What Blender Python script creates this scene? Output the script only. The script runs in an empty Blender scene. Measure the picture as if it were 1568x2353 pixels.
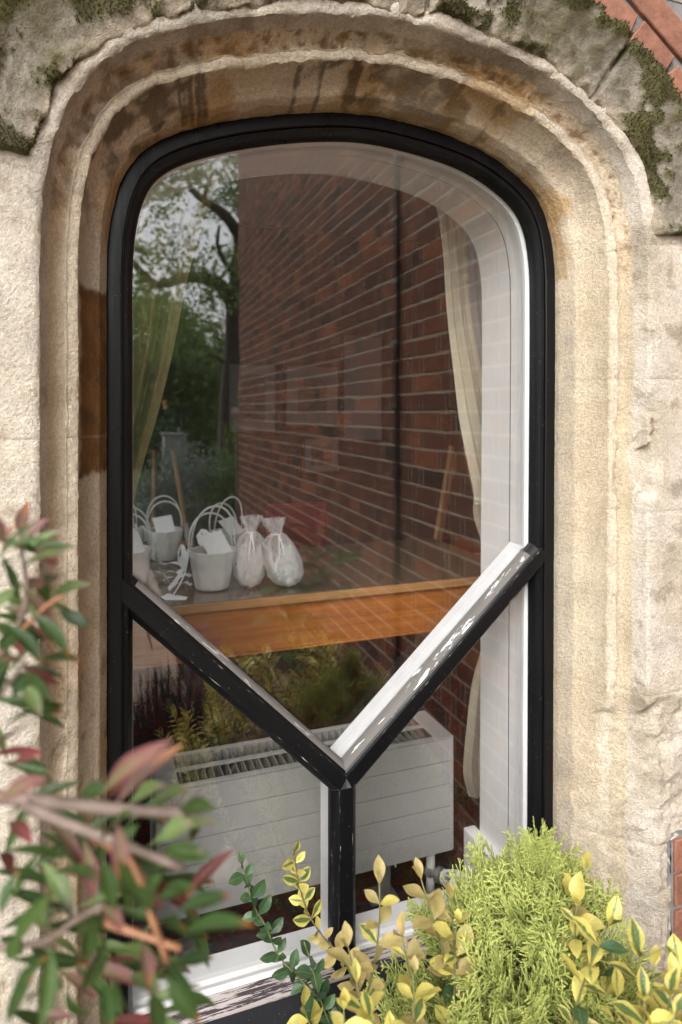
import bpy, bmesh, math, random
import numpy as np
from mathutils import Vector, Matrix, noise

random.seed(7)
rng = np.random.default_rng(7)
R = math.radians
scene = bpy.context.scene

# ------------------------------------------------------------------ camera
# x right along the window wall, y into the room, z up; z = 0 is eye height,
# y = 0 is the front of the black window frame.
GROUND = -1.65
CAM_D, CAM_YAW, FOC, CXP, HZP = 1.25, R(20.4), 1550.0, 784.0, 948.0
cam_data = bpy.data.cameras.new("camera")
cam = bpy.data.objects.new("camera", cam_data)
scene.collection.objects.link(cam)
cam.location = (0, -CAM_D, 0)
cam.rotation_euler = (R(90), 0, -CAM_YAW)
cam_data.sensor_width = 36.0
cam_data.sensor_fit = 'AUTO'
cam_data.lens = FOC / 2353.0 * 36.0
cam_data.shift_y = (HZP - 1176.5) / 2353.0
cam_data.clip_start = 0.05
cam_data.clip_end = 500
cam_data.dof.use_dof = True
cam_data.dof.focus_distance = 1.30
cam_data.dof.aperture_fstop = 3.4
scene.camera = cam

# ------------------------------------------------------------------ sky, sun, exposure
SUN_EL, SUN_AZ = 38.0, 214.0      # azimuth: compass-like, 180 = straight behind the camera, >180 = camera left
world = bpy.data.worlds.new("World")
scene.world = world
world.use_nodes = True
wn, wl = world.node_tree.nodes, world.node_tree.links
wn.clear()
sky = wn.new('ShaderNodeTexSky')
sky.sky_type = 'NISHITA'
sky.sun_disc = False
sky.sun_elevation = R(SUN_EL)
sky.sun_rotation = R(SUN_AZ)
sky.air_density = 1.0
sky.dust_density = 3.0
sky.ozone_density = 1.0
hsv = wn.new('ShaderNodeHueSaturation')
hsv.inputs['Saturation'].default_value = 0.14      # overcast: a nearly colourless sky
bg = wn.new('ShaderNodeBackground')
bg.inputs['Strength'].default_value = 0.15
wo = wn.new('ShaderNodeOutputWorld')
wl.new(sky.outputs[0], hsv.inputs['Color'])
wl.new(hsv.outputs[0], bg.inputs['Color'])
wl.new(bg.outputs[0], wo.inputs['Surface'])

sun_data = bpy.data.lights.new("sun", 'SUN')
sun_data.energy = 1.0
sun_data.angle = R(35)
sun_data.color = (1.0, 0.96, 0.9)
sun = bpy.data.objects.new("sun", sun_data)
scene.collection.objects.link(sun)
_el, _az = R(SUN_EL), R(SUN_AZ)
sun_dir = Vector((math.sin(_az) * math.cos(_el), math.cos(_az) * math.cos(_el), math.sin(_el)))
sun.rotation_euler = sun_dir.to_track_quat('Z', 'Y').to_euler()

vs = scene.view_settings
vs.view_transform = 'Standard'
vs.look = 'None'
vs.exposure = 1.16
vs.gamma = 1.0
vs.use_curve_mapping = False
cy = scene.cycles
cy.use_denoising = True
cy.max_bounces = 10
cy.diffuse_bounces = 5
cy.glossy_bounces = 6
cy.transmission_bounces = 6
cy.transparent_max_bounces = 24
cy.caustics_reflective = False
cy.caustics_refractive = False
cy.sample_clamp_indirect = 8.0

# ------------------------------------------------------------------ helpers
def at(px, py, y):
    """world point of the plane y seen at a place of the photograph (1568 px wide)"""
    t = math.tan(CAM_YAW + math.atan((px - CXP) / FOC))
    Y = CAM_D + y
    x = t * Y
    d = Y * math.cos(CAM_YAW) + x * math.sin(CAM_YAW)
    return Vector((x, y, -(py - HZP) / FOC * d))

def at_depth(px, py, d):
    lat = (px - CXP) / FOC * d
    c, s = math.cos(CAM_YAW), math.sin(CAM_YAW)
    return Vector((lat * c + d * s, -lat * s + d * c - CAM_D, -(py - HZP) / FOC * d))

def at_z(px, py, z):
    return at_depth(px, py, -z * FOC / (py - HZP))

def proj(p):
    c, s = math.cos(CAM_YAW), math.sin(CAM_YAW)
    Y = p[1] + CAM_D
    d = p[0] * s + Y * c
    if d < 1e-4:
        return -1e5, -1e5, d
    return CXP + FOC * (p[0] * c - Y * s) / d, HZP - FOC * p[2] / d, d

def fbm(p, sc, octv=4, seed=0.0):
    return noise.fractal(Vector((p[0] * sc + seed, p[1] * sc + seed * 1.7, p[2] * sc - seed)), 0.9, 2.1, octv)

def sstep(a, b, v):
    if a == b:
        return float(v > a)
    t = min(1.0, max(0.0, (v - a) / (b - a)))
    return t * t * (3 - 2 * t)

def mixc(a, b, t):
    t = min(1.0, max(0.0, t))
    return tuple(a[i] + (b[i] - a[i]) * t for i in range(3))

def tag(o, label=None, cat=None, group=None, kind=None):
    if label: o['label'] = label
    if cat: o['category'] = cat
    if group: o['group'] = group
    if kind: o['kind'] = kind
    return o

def link(o, parent=None):
    scene.collection.objects.link(o)
    if parent is not None:
        o.parent = parent
    return o

def empty(name, loc=(0, 0, 0), rz=0.0):
    o = bpy.data.objects.new(name, None)
    o.location = loc
    o.rotation_euler = (0, 0, rz)
    o.empty_display_size = 0.05
    return link(o)

def mesh_of(name, verts, faces, m=None, cols=None, smooth=True, attrs=None):
    me = bpy.data.meshes.new(name)
    me.from_pydata([tuple(v) for v in verts], [], faces)
    if m is not None:
        me.materials.append(m)
    if cols is not None:
        ca = me.color_attributes.new("Col", 'FLOAT_COLOR', 'POINT')
        arr = np.ones((len(verts), 4), dtype=np.float32)
        arr[:, :3] = np.asarray(cols, dtype=np.float32)[:, :3]
        ca.data.foreach_set("color", arr.ravel())
    if attrs:
        for k, v in attrs.items():
            a = me.attributes.new(k, 'FLOAT', 'POINT')
            a.data.foreach_set("value", np.asarray(v, dtype=np.float32))
    me.polygons.foreach_set("use_smooth", [bool(smooth)] * len(me.polygons))
    me.update()
    return me

def obj(name, me, parent=None, loc=None, kind=None):
    o = bpy.data.objects.new(name, me)
    link(o, parent)
    if loc is not None:
        o.location = loc
    if kind:
        o['kind'] = kind
    return o

class MB:
    """collects shapes that make up ONE mesh"""
    def __init__(self):
        self.v, self.f, self.c = [], [], []
    def add(self, vs_, fs_, cols=None):
        n = len(self.v)
        self.v += [tuple(q) for q in vs_]
        self.f += [tuple(i + n for i in q) for q in fs_]
        if cols is not None:
            self.c += list(cols)
        return self
    def box(self, a, b, M=None):
        x0, y0, z0 = a; x1, y1, z1 = b
        P = [(x0, y0, z0), (x1, y0, z0), (x1, y1, z0), (x0, y1, z0), (x0, y0, z1), (x1, y0, z1), (x1, y1, z1), (x0, y1, z1)]
        if M is not None:
            P = [M @ Vector(p) for p in P]
        return self.add(P, [(0, 3, 2, 1), (4, 5, 6, 7), (0, 1, 5, 4), (1, 2, 6, 5), (2, 3, 7, 6), (3, 0, 4, 7)])
    def tube(self, pts, rad, n=8, cap=True):
        pts = [Vector(p) for p in pts]
        rad = list(rad) if hasattr(rad, '__len__') else [rad] * len(pts)
        base = len(self.v)
        up = Vector((0, 0, 1))
        for i, p in enumerate(pts):
            d = (pts[min(i + 1, len(pts) - 1)] - pts[max(i - 1, 0)])
            d = d.normalized() if d.length > 1e-9 else Vector((0, 0, 1))
            if i == 0:
                ref = Vector((1, 0, 0)) if abs(d.z) > 0.9 else up
                u = d.cross(ref).normalized()
            else:
                u = (u - d * u.dot(d))
                u = u.normalized() if u.length > 1e-6 else d.orthogonal().normalized()
            w = d.cross(u)
            for k in range(n):
                a = 2 * math.pi * k / n
                self.v.append(tuple(p + (u * math.cos(a) + w * math.sin(a)) * rad[i]))
        for i in range(len(pts) - 1):
            for k in range(n):
                a, b = base + i * n + k, base + i * n + (k + 1) % n
                self.f.append((a, b, b + n, a + n))
        if cap:
            self.f.append(tuple(base + k for k in reversed(range(n))))
            e = base + (len(pts) - 1) * n
            self.f.append(tuple(e + k for k in range(n)))
        return self
    def lathe(self, prof, n=24, M=None, cap=True):
        base = len(self.v)
        for r, z in prof:
            for k in range(n):
                a = 2 * math.pi * k / n
                p = Vector((r * math.cos(a), r * math.sin(a), z))
                self.v.append(tuple(M @ p if M is not None else p))
        for i in range(len(prof) - 1):
            for k in range(n):
                a, b = base + i * n + k, base + i * n + (k + 1) % n
                self.f.append((a, b, b + n, a + n))
        if cap:
            self.f.append(tuple(base + k for k in reversed(range(n))))
            e = base + (len(prof) - 1) * n
            self.f.append(tuple(e + k for k in range(n)))
        return self
    def sphere(self, c, r, nu=8, nv=5):
        prof = [(max(1e-5, r * math.sin(math.pi * i / nv)), -r * math.cos(math.pi * i / nv)) for i in range(nv + 1)]
        return self.lathe(prof, nu, Matrix.Translation(Vector(c)), cap=False)
    def build(self, name, m=None, parent=None, loc=None, smooth=False, bevel=0.0, kind=None):
        off = Vector(loc) if loc is not None else Vector((0, 0, 0))
        me = mesh_of(name, [Vector(q) - off for q in self.v] if loc is not None else self.v, self.f, m,
                     self.c if self.c and len(self.c) == len(self.v) else None, smooth)
        if bevel > 0:
            bm = bmesh.new(); bm.from_mesh(me)
            ed = [e for e in bm.edges if len(e.link_faces) == 2 and e.calc_face_angle(0) > 0.6]
            bmesh.ops.bevel(bm, geom=ed, offset=bevel, segments=2, affect='EDGES', profile=0.6)
            bm.to_mesh(me); bm.free()
        o = obj(name, me, parent)
        if loc is not None:
            o.location = loc
        if kind:
            o['kind'] = kind
        return o

# ------------------------------------------------------------------ materials
def new_mat(name):
    m = bpy.data.materials.new(name)
    m.use_nodes = True
    nt = m.node_tree
    return m, nt, nt.nodes['Principled BSDF'], nt.nodes['Material Output']

def N(nt, kind, **kw):
    n = nt.nodes.new(kind)
    for k, v in kw.items():
        if k in n.inputs:
            n.inputs[k].default_value = v
        else:
            setattr(n, k, v)
    return n

def ramp(nt, src, stops):
    n = nt.nodes.new('ShaderNodeValToRGB')
    cr = n.color_ramp
    while len(cr.elements) < len(stops):
        cr.elements.new(0.5)
    for e, (p, c) in zip(cr.elements, stops):
        e.position = p
        e.color = (c[0], c[1], c[2], 1) if hasattr(c, '__len__') else (c, c, c, 1)
    nt.links.new(src, n.inputs[0])
    return n.outputs[0]

def tnoise(nt, vec, scale, detail=4, rough=0.6, stretch=None):
    if stretch is not None:
        mp = N(nt, 'ShaderNodeMapping')
        mp.inputs['Scale'].default_value = stretch
        nt.links.new(vec, mp.inputs['Vector'])
        vec = mp.outputs[0]
    n = N(nt, 'ShaderNodeTexNoise', Scale=scale, Detail=detail, Roughness=rough)
    nt.links.new(vec, n.inputs['Vector'])
    return n.outputs['Fac']

def mixn(nt, fac, a, b, blend='MIX'):
    n = nt.nodes.new('ShaderNodeMix')
    n.data_type = 'RGBA'
    n.blend_type = blend
    for s, v in ((n.inputs[0], fac), (n.inputs[6], a), (n.inputs[7], b)):
        if hasattr(v, 'links') or isinstance(v, bpy.types.NodeSocket):
            nt.links.new(v, s)
        else:
            s.default_value = v if not hasattr(v, '__len__') else (v[0], v[1], v[2], 1)
    return n.outputs[2]

def mathn(nt, op, a, b=0.0, clamp=False):
    n = nt.nodes.new('ShaderNodeMath')
    n.operation = op
    n.use_clamp = clamp
    for s, v in ((n.inputs[0], a), (n.inputs[1], b)):
        if isinstance(v, bpy.types.NodeSocket):
            nt.links.new(v, s)
        else:
            s.default_value = v
    return n.outputs[0]

def bump(nt, bsdf, h, strength=0.3, dist=0.002):
    b = N(nt, 'ShaderNodeBump', Strength=strength, Distance=dist)
    nt.links.new(h, b.inputs['Height'])
    nt.links.new(b.outputs[0], bsdf.inputs['Normal'])

def coords(nt, which='Object'):
    return nt.nodes.new('ShaderNodeTexCoord').outputs[which]

def wpos(nt):
    return nt.nodes.new('ShaderNodeNewGeometry').outputs['Position']

def simple(name, col, rough=0.5, var=0.12, scale=20, bmp=0.0, bscale=80, spec=0.5, metal=0.0, stretch=None, world_co=False):
    m, nt, b, _ = new_mat(name)
    co = wpos(nt) if world_co else coords(nt)
    n = tnoise(nt, co, scale, 5, 0.6, stretch)
    lo = tuple(c * (1 - var) for c in col); hi = tuple(min(1, c * (1 + var)) for c in col)
    nt.links.new(ramp(nt, n, [(0.3, lo), (0.7, hi)]), b.inputs['Base Color'])
    b.inputs['Roughness'].default_value = rough
    b.inputs['Specular IOR Level'].default_value = spec
    b.inputs['Metallic'].default_value = metal
    if bmp > 0:
        bump(nt, b, tnoise(nt, co, bscale, 5, 0.65, stretch), bmp, 0.002)
    return m

def stone_material():
    m, nt, b, _ = new_mat('weathered_limestone')
    co = wpos(nt)
    a = nt.nodes.new('ShaderNodeAttribute'); a.attribute_name = 'Col'
    n1 = tnoise(nt, co, 14, 6, 0.65)
    n2 = tnoise(nt, co, 160, 4, 0.7)
    n3 = tnoise(nt, co, 420, 3, 0.7)
    c = mixn(nt, 1.0, a.outputs['Color'], ramp(nt, n1, [(0.28, (0.78, 0.76, 0.74)), (0.5, (0.98, 0.975, 0.97)), (0.72, (1.1, 1.09, 1.08))]), 'MULTIPLY')
    c = mixn(nt, 1.0, c, ramp(nt, n2, [(0.34, (0.80, 0.77, 0.74)), (0.6, (1.08, 1.08, 1.08))]), 'MULTIPLY')
    c = mixn(nt, 1.0, c, ramp(nt, n3, [(0.32, (0.82, 0.80, 0.78)), (0.62, (1.07, 1.07, 1.07))]), 'MULTIPLY')
    # tiny black pits
    v = N(nt, 'ShaderNodeTexVoronoi', Scale=55.0)
    nt.links.new(co, v.inputs['Vector'])
    pit = ramp(nt, v.outputs['Distance'], [(0.035, 1.0), (0.075, 0.0)])
    pit2 = mathn(nt, 'MULTIPLY', pit, ramp(nt, n1, [(0.55, 0.0), (0.62, 1.0)]))
    c = mixn(nt, pit2, c, (0.10, 0.075, 0.05))
    nt.links.new(c, b.inputs['Base Color'])
    b.inputs['Roughness'].default_value = 0.93
    b.inputs['Specular IOR Level'].default_value = 0.15
    h = mathn(nt, 'ADD', mathn(nt, 'MULTIPLY', n2, 0.9), mathn(nt, 'MULTIPLY', n3, 0.6))
    bump(nt, b, h, 1.0, 0.0055)
    return m

def brick_material(name, cols, weather=0.3):
    m, nt, b, _ = new_mat(name)
    g = nt.nodes.new('ShaderNodeNewGeometry')
    oi = nt.nodes.new('ShaderNodeObjectInfo')
    rnd = mathn(nt, 'FRACT', mathn(nt, 'ADD', g.outputs['Random Per Island'], oi.outputs['Random']))
    c = ramp(nt, rnd, [(i / (len(cols) - 1), q) for i, q in enumerate(cols)])
    co = g.outputs['Position']
    n1 = tnoise(nt, co, 24, 6, 0.7)
    n2 = tnoise(nt, co, 130, 4, 0.7)
    c = mixn(nt, 1.0, c, ramp(nt, n1, [(0.3, (0.62, 0.6, 0.6)), (0.68, (1.25, 1.2, 1.15))]), 'MULTIPLY')
    c = mixn(nt, mathn(nt, 'MULTIPLY', ramp(nt, n2, [(0.52, 0.0), (0.72, 1.0)]), weather), c, (0.05, 0.04, 0.04))
    nt.links.new(c, b.inputs['Base Color'])
    b.inputs['Roughness'].default_value = 0.9
    b.inputs['Specular IOR Level'].default_value = 0.2
    bump(nt, b, mathn(nt, 'ADD', n1, n2), 0.6, 0.004)
    return m

def paint_material(name, col, rough, chips=0.0, chip_col=(0.6, 0.56, 0.54), stretch=(1, 1, 1), spec=0.5, dust=0.0, chip_scale=60, worn=0.0):
    """gloss paint with brush marks; chips show as flakes, dust as pale specks"""
    m, nt, b, _ = new_mat(name)
    co = coords(nt)
    brush = tnoise(nt, co, 90, 4, 0.6, stretch)
    n1 = tnoise(nt, co, 9, 5, 0.6)
    c = mixn(nt, n1, tuple(q * 0.82 for q in col), tuple(min(1, q * 1.15) for q in col))
    if chips > 0:
        f = tnoise(nt, co, chip_scale, 6, 0.75, stretch)
        f2 = tnoise(nt, co, 7, 4, 0.6)
        t = 1.0 - chips
        k = mathn(nt, 'ADD', f, mathn(nt, 'MULTIPLY', f2, 0.35))
        if worn > 0:
            wa = nt.nodes.new('ShaderNodeAttribute'); wa.attribute_name = 'worn'
            k = mathn(nt, 'ADD', k, mathn(nt, 'MULTIPLY', wa.outputs['Fac'], worn))
        msk = ramp(nt, k, [(min(0.97, t), 0.0), (min(1.0, t + 0.015), 1.0)])
        c = mixn(nt, msk, c, chip_col)
    if dust > 0:
        v = N(nt, 'ShaderNodeTexVoronoi', Scale=140.0)
        nt.links.new(co, v.inputs['Vector'])
        sp = ramp(nt, v.outputs['Distance'], [(0.05, 1.0), (0.10, 0.0)])
        n4 = tnoise(nt, co, 12, 3, 0.6)
        sp = mathn(nt, 'MULTIPLY', sp, ramp(nt, n4, [(0.5, 0.0), (0.62, dust)]))
        c = mixn(nt, sp, c, (0.5, 0.47, 0.45))
    nt.links.new(c, b.inputs['Base Color'])
    b.inputs['Roughness'].default_value = rough
    b.inputs['Specular IOR Level'].default_value = spec
    rv = tnoise(nt, co, 35, 4, 0.6, stretch)
    nt.links.new(ramp(nt, rv, [(0.3, max(0.05, rough - 0.12)), (0.7, min(1.0, rough + 0.14))]), b.inputs['Roughness'])
    hgt_s = brush
    if chips > 0:
        hgt_s = mathn(nt, 'ADD', mathn(nt, 'MULTIPLY', brush, 0.35), mathn(nt, 'MULTIPLY', msk, 0.8))
    bump(nt, b, hgt_s, 0.45, 0.0014)
    return m

def glass_material(name='window_glass', r0=0.118):
    """thin sheet: lets light through, mirrors more towards grazing view; slightly wavy old glass"""
    m, nt, b, out = new_mat(name)
    nt.nodes.remove(b)
    lw = N(nt, 'ShaderNodeLayerWeight', Blend=0.5)
    f5 = mathn(nt, 'POWER', lw.outputs['Facing'], 4.0)
    fac = mathn(nt, 'ADD', mathn(nt, 'MULTIPLY', f5, 1.0 - r0), r0, clamp=True)
    tr = N(nt, 'ShaderNodeBsdfTransparent')
    tr.inputs['Color'].default_value = (1, 1, 1, 1)
    gl = N(nt, 'ShaderNodeBsdfGlossy', Roughness=0.0)
    gl.inputs['Color'].default_value = (1, 1, 1, 1)
    wv = tnoise(nt, wpos(nt), 3.2, 2, 0.5)
    bp = N(nt, 'ShaderNodeBump', Strength=0.09, Distance=0.006)
    nt.links.new(wv, bp.inputs['Height'])
    nt.links.new(bp.outputs[0], gl.inputs['Normal'])
    mx = N(nt, 'ShaderNodeMixShader')
    nt.links.new(fac, mx.inputs[0]); nt.links.new(tr.outputs[0], mx.inputs[1]); nt.links.new(gl.outputs[0], mx.inputs[2])
    nt.links.new(mx.outputs[0], out.inputs['Surface'])
    return m

def translucent_mix(nt, b, out, col_socket, amount=0.35):
    t = N(nt, 'ShaderNodeBsdfTranslucent')
    if isinstance(col_socket, bpy.types.NodeSocket):
        nt.links.new(col_socket, t.inputs['Color'])
    else:
        t.inputs['Color'].default_value = (*col_socket, 1)
    mx = N(nt, 'ShaderNodeMixShader')
    mx.inputs[0].default_value = amount
    nt.links.new(b.outputs[0], mx.inputs[1]); nt.links.new(t.outputs[0], mx.inputs[2])
    nt.links.new(mx.outputs[0], out.inputs['Surface'])

def leaf_material(name, base, tip, edge=None, edge_at=(0.45, 0.6), rough=0.4, trans=0.3, var=0.35, tip_at=(0.4, 1.0), spec=0.4):
    """attributes along (0 stalk .. 1 tip) and across (0 midrib .. 1 margin) give a leaf its own colouring"""
    m, nt, b, out = new_mat(name)
    al = nt.nodes.new('ShaderNodeAttribute'); al.attribute_name = 'along'
    ac = nt.nodes.new('ShaderNodeAttribute'); ac.attribute_name = 'across'
    oi = nt.nodes.new('ShaderNodeObjectInfo')
    g = nt.nodes.new('ShaderNodeNewGeometry')
    rnd = mathn(nt, 'FRACT', mathn(nt, 'ADD', g.outputs['Random Per Island'], oi.outputs['Random']))
    n1 = tnoise(nt, g.outputs['Position'], 110, 4, 0.6)
    f = ramp(nt, mathn(nt, 'ADD', al.outputs['Fac'], mathn(nt, 'MULTIPLY', mathn(nt, 'SUBTRACT', n1, 0.5), 0.4)), [(tip_at[0], 0.0), (tip_at[1], 1.0)])
    c = mixn(nt, f, base, tip)
    if edge is not None:
        k = mathn(nt, 'ADD', ac.outputs['Fac'], mathn(nt, 'MULTIPLY', mathn(nt, 'SUBTRACT', n1, 0.5), 0.7))
        k = mathn(nt, 'ADD', k, mathn(nt, 'MULTIPLY', mathn(nt, 'SUBTRACT', rnd, 0.5), 0.5))
        c = mixn(nt, ramp(nt, k, [(edge_at[0], 0.0), (edge_at[1], 1.0)]), c, edge)
    n5 = tnoise(nt, g.outputs['Position'], 45, 5, 0.7)
    c = mixn(nt, 1.0, c, ramp(nt, n5, [(0.3, (0.80, 0.82, 0.8)), (0.7, (1.14, 1.12, 1.12))]), 'MULTIPLY')
    n6 = tnoise(nt, g.outputs['Position'], 260, 3, 0.6)
    c = mixn(nt, mathn(nt, 'MULTIPLY', ramp(nt, n6, [(0.66, 0.0), (0.74, 1.0)]), 0.4), c, (0.16, 0.10, 0.04))
    vein = mathn(nt, 'SINE', mathn(nt, 'MULTIPLY', mathn(nt, 'SUBTRACT', al.outputs['Fac'], mathn(nt, 'MULTIPLY', ac.outputs['Fac'], 0.25)), 46.0))
    bump(nt, b, mathn(nt, 'ADD', mathn(nt, 'MULTIPLY', vein, 0.25), n5), 0.35, 0.0012)
    rib = ramp(nt, ac.outputs['Fac'], [(0.0, 1.0), (0.09, 0.0)])
    c = mixn(nt, mathn(nt, 'MULTIPLY', rib, 0.35), c, (0.35, 0.42, 0.22))
    c = mixn(nt, 1.0, c, ramp(nt, rnd, [(0.0, (1 - var,) * 3), (1.0, (1 + var,) * 3)]), 'MULTIPLY')
    nt.links.new(c, b.inputs['Base Color'])
    b.inputs['Roughness'].default_value = rough
    b.inputs['Specular IOR Level'].default_value = spec
    translucent_mix(nt, b, out, c, trans)
    return m

def wood_material(name, dark, light, axis=(1, 12, 12), rough=0.35, scale=6, coat=0.0):
    m, nt, b, _ = new_mat(name)
    n = tnoise(nt, coords(nt), scale, 6, 0.65, axis)
    n2 = tnoise(nt, coords(nt), scale * 9, 4, 0.7, axis)
    c = ramp(nt, mathn(nt, 'ADD', mathn(nt, 'MULTIPLY', n, 0.75), mathn(nt, 'MULTIPLY', n2, 0.25)), [(0.32, dark), (0.68, light)])
    nt.links.new(c, b.inputs['Base Color'])
    b.inputs['Roughness'].default_value = rough
    b.inputs['Coat Weight'].default_value = coat
    b.inputs['Coat Roughness'].default_value = 0.12
    bump(nt, b, n2, 0.12, 0.001)
    return m

M_STONE = stone_material()
M_MORTAR = simple('lime_mortar', (0.33, 0.26, 0.195), 0.95, 0.25, 40, 0.6, 160, 0.1, world_co=True)
M_MORTAR_GREY = simple('grey_mortar', (0.25, 0.235, 0.23), 0.95, 0.25, 40, 0.6, 160, 0.1, world_co=True)
M_BRICK_DARK = brick_material('old_dark_red_brick', [(0.17, 0.058, 0.03), (0.12, 0.044, 0.026), (0.20, 0.07, 0.034), (0.065, 0.032, 0.024), (0.15, 0.053, 0.029), (0.10, 0.04, 0.026), (0.29, 0.10, 0.045), (0.13, 0.048, 0.028)], 0.5)
M_BRICK_ORANGE = brick_material('orange_red_brick', [(0.31, 0.15, 0.10), (0.27, 0.135, 0.10), (0.34, 0.17, 0.11), (0.24, 0.12, 0.095)], 0.2)
M_BLACK = paint_material('black_gloss_paint', (0.005, 0.005, 0.006), 0.36, 0.0, stretch=(1, 1, 0.12), dust=1.0, spec=0.25)
M_BLACK_V = paint_material('black_paint_worn_upright', (0.011, 0.011, 0.012), 0.42, 0.12, (0.55, 0.47, 0.43), (1, 1, 0.07), dust=0.8, chip_scale=260)
M_BLACK_BAR = paint_material('black_paint_worn_bar', (0.005, 0.005, 0.006), 0.4, 0.135, (0.42, 0.38, 0.36), (0.09, 1, 1), dust=0.9, chip_scale=300, spec=0.25, worn=0.075)
M_WHITE = paint_material('white_gloss_paint', (0.85, 0.85, 0.85), 0.4, stretch=(1, 1, 0.2), dust=0.0)
M_PLASTER = simple('painted_plaster', (0.74, 0.73, 0.71), 0.7, 0.04, 8, 0.15, 120)
M_GLASS = glass_material()
# ------------------------------------------------------------------ ground, path
M_LAWN = simple('mown_lawn', (0.055, 0.10, 0.028), 0.9, 0.4, 3, 0.5, 60, 0.2)
M_SOIL = simple('garden_soil', (0.07, 0.05, 0.035), 0.95, 0.4, 12, 0.8, 40, 0.1)
M_SLAB = simple('worn_sandstone_slab', (0.34, 0.285, 0.235), 0.85, 0.2, 5, 0.4, 50, 0.25, world_co=True)
def sheet(name, x0, x1, y0, y1, z, m):
    me = mesh_of(name, [(x0, y0, z), (x1, y0, z), (x1, y1, z), (x0, y1, z)], [(0, 1, 2, 3)], m, None, False)
    return tag(obj(name, me), kind='structure')
sheet('ground', -150, 150, -250, 150, GROUND, M_LAWN)
sheet('flower_bed', -3.2, 1.23, -0.93, -0.12, GROUND + 0.012, M_SOIL)
sheet('flower_bed', 0.72, 3.6, -10.5, -5.6, GROUND + 0.012, M_SOIL)
path = sheet('path', -1.9, 0.66, -26.0, -4.72, GROUND + 0.008, M_SOIL)
sheet('flower_bed', 0.56, 1.40, -5.6, -0.931, GROUND + 0.014, M_SOIL)
terrace = sheet('terrace', -5.2, 0.55, -4.70, -0.95, GROUND + 0.008, M_SOIL)  # paving widened to bounce light up under the arch
yy, row = -4.73, 0
slab_cache = {}
while yy > -17.0:
    dy = 0.60
    xx = -1.88
    widths = [[0.62, 0.62, 0.62, 0.62], [0.32, 0.62, 0.62, 0.62, 0.30]][row % 2]
    for wi in widths:
        key = (round(wi, 2), (row * 3 + int(xx * 7)) % 3)
        if key not in slab_cache:
            bm = bmesh.new()
            bmesh.ops.create_cube(bm, size=1.0)
            for v in bm.verts:
                v.co = Vector((v.co.x * (wi - 0.014), v.co.y * (dy - 0.014), v.co.z * 0.035))
            bmesh.ops.bevel(bm, geom=[e for e in bm.edges], offset=0.005, segments=1, affect='EDGES')
            me = bpy.data.meshes.new('slab'); bm.to_mesh(me); bm.free(); me.materials.append(M_SLAB)
            slab_cache[key] = me
        o = obj('slab', slab_cache[key], path, (xx + wi / 2, yy - dy / 2, GROUND + 0.018 + random.uniform(-0.003, 0.003)))
        o.rotation_euler = (random.uniform(-0.004, 0.004), random.uniform(-0.004, 0.004), random.uniform(-0.006, 0.006))
        xx += wi
    yy -= dy
    row += 1

ty, row = -0.98, 0
while ty > -4.6:
    tx = -5.18 - (0.31 if row % 2 else 0.0)
    while tx < 0.5:
        wi = 0.62
        x_a, x_b = max(tx, -5.18), min(tx + wi, 0.54)
        if x_b - x_a > 0.08:
            key = ('t', round(x_b - x_a, 2))
            if key not in slab_cache:
                bm = bmesh.new(); bmesh.ops.create_cube(bm, size=1.0)
                for v in bm.verts:
                    v.co = Vector((v.co.x * (x_b - x_a - 0.014), v.co.y * 0.606, v.co.z * 0.035))
                bmesh.ops.bevel(bm, geom=[e for e in bm.edges], offset=0.005, segments=1, affect='EDGES')
                me = bpy.data.meshes.new('slab'); bm.to_mesh(me); bm.free(); me.materials.append(M_SLAB)
                slab_cache[key] = me
            o = obj('slab', slab_cache[key], terrace, ((x_a + x_b) / 2, ty - 0.31, GROUND + 0.018 + random.uniform(-0.003, 0.003)))
            o.rotation_euler = (random.uniform(-0.004, 0.004), random.uniform(-0.004, 0.004), random.uniform(-0.004, 0.004))
        tx += wi
    ty -= 0.62; row += 1

# ------------------------------------------------------------------ the opening's outline (outer edge of the timber frame)
SILL = -1.096
OUT = [(0.027, -1.35), (0.027, -0.9), (0.027, -0.3), (0.027, 0.10), (0.027, 0.25), (0.034, 0.342), (0.055, 0.418), (0.089, 0.467), (0.142, 0.503),
       (0.221, 0.536), (0.303, 0.561), (0.389, 0.581), (0.47, 0.594), (0.53, 0.598), (0.590, 0.596), (0.674, 0.587), (0.75, 0.573),
       (0.811, 0.553), (0.880, 0.517), (0.931, 0.473), (0.962, 0.412), (0.976, 0.33), (0.978, 0.25), (0.978, 0.10), (0.975, -0.3), (0.972, -0.9), (0.970, -1.35)]
def catmull(P, step):
    out = []
    P = [np.array(p, float) for p in P]
    for i in range(len(P) - 1):
        p0, p1, p2, p3 = P[max(i - 1, 0)], P[i], P[i + 1], P[min(i + 2, len(P) - 1)]
        n = max(2, int(np.linalg.norm(p2 - p1) / step))
        for k in range(n):
            t = k / n
            out.append(0.5 * ((2 * p1) + (-p0 + p2) * t + (2 * p0 - 5 * p1 + 4 * p2 - p3) * t * t + (-p0 + 3 * p1 - 3 * p2 + p3) * t ** 3))
    out.append(P[-1])
    return np.array(out)
def resample(P, step):
    P = np.asarray(P, float)
    L = np.concatenate([[0], np.cumsum(np.linalg.norm(np.diff(P, axis=0), axis=1))])
    s = np.linspace(0, L[-1], max(2, int(round(L[-1] / step)) + 1))
    return np.stack([np.interp(s, L, P[:, i]) for i in range(P.shape[1])], 1), s
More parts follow.
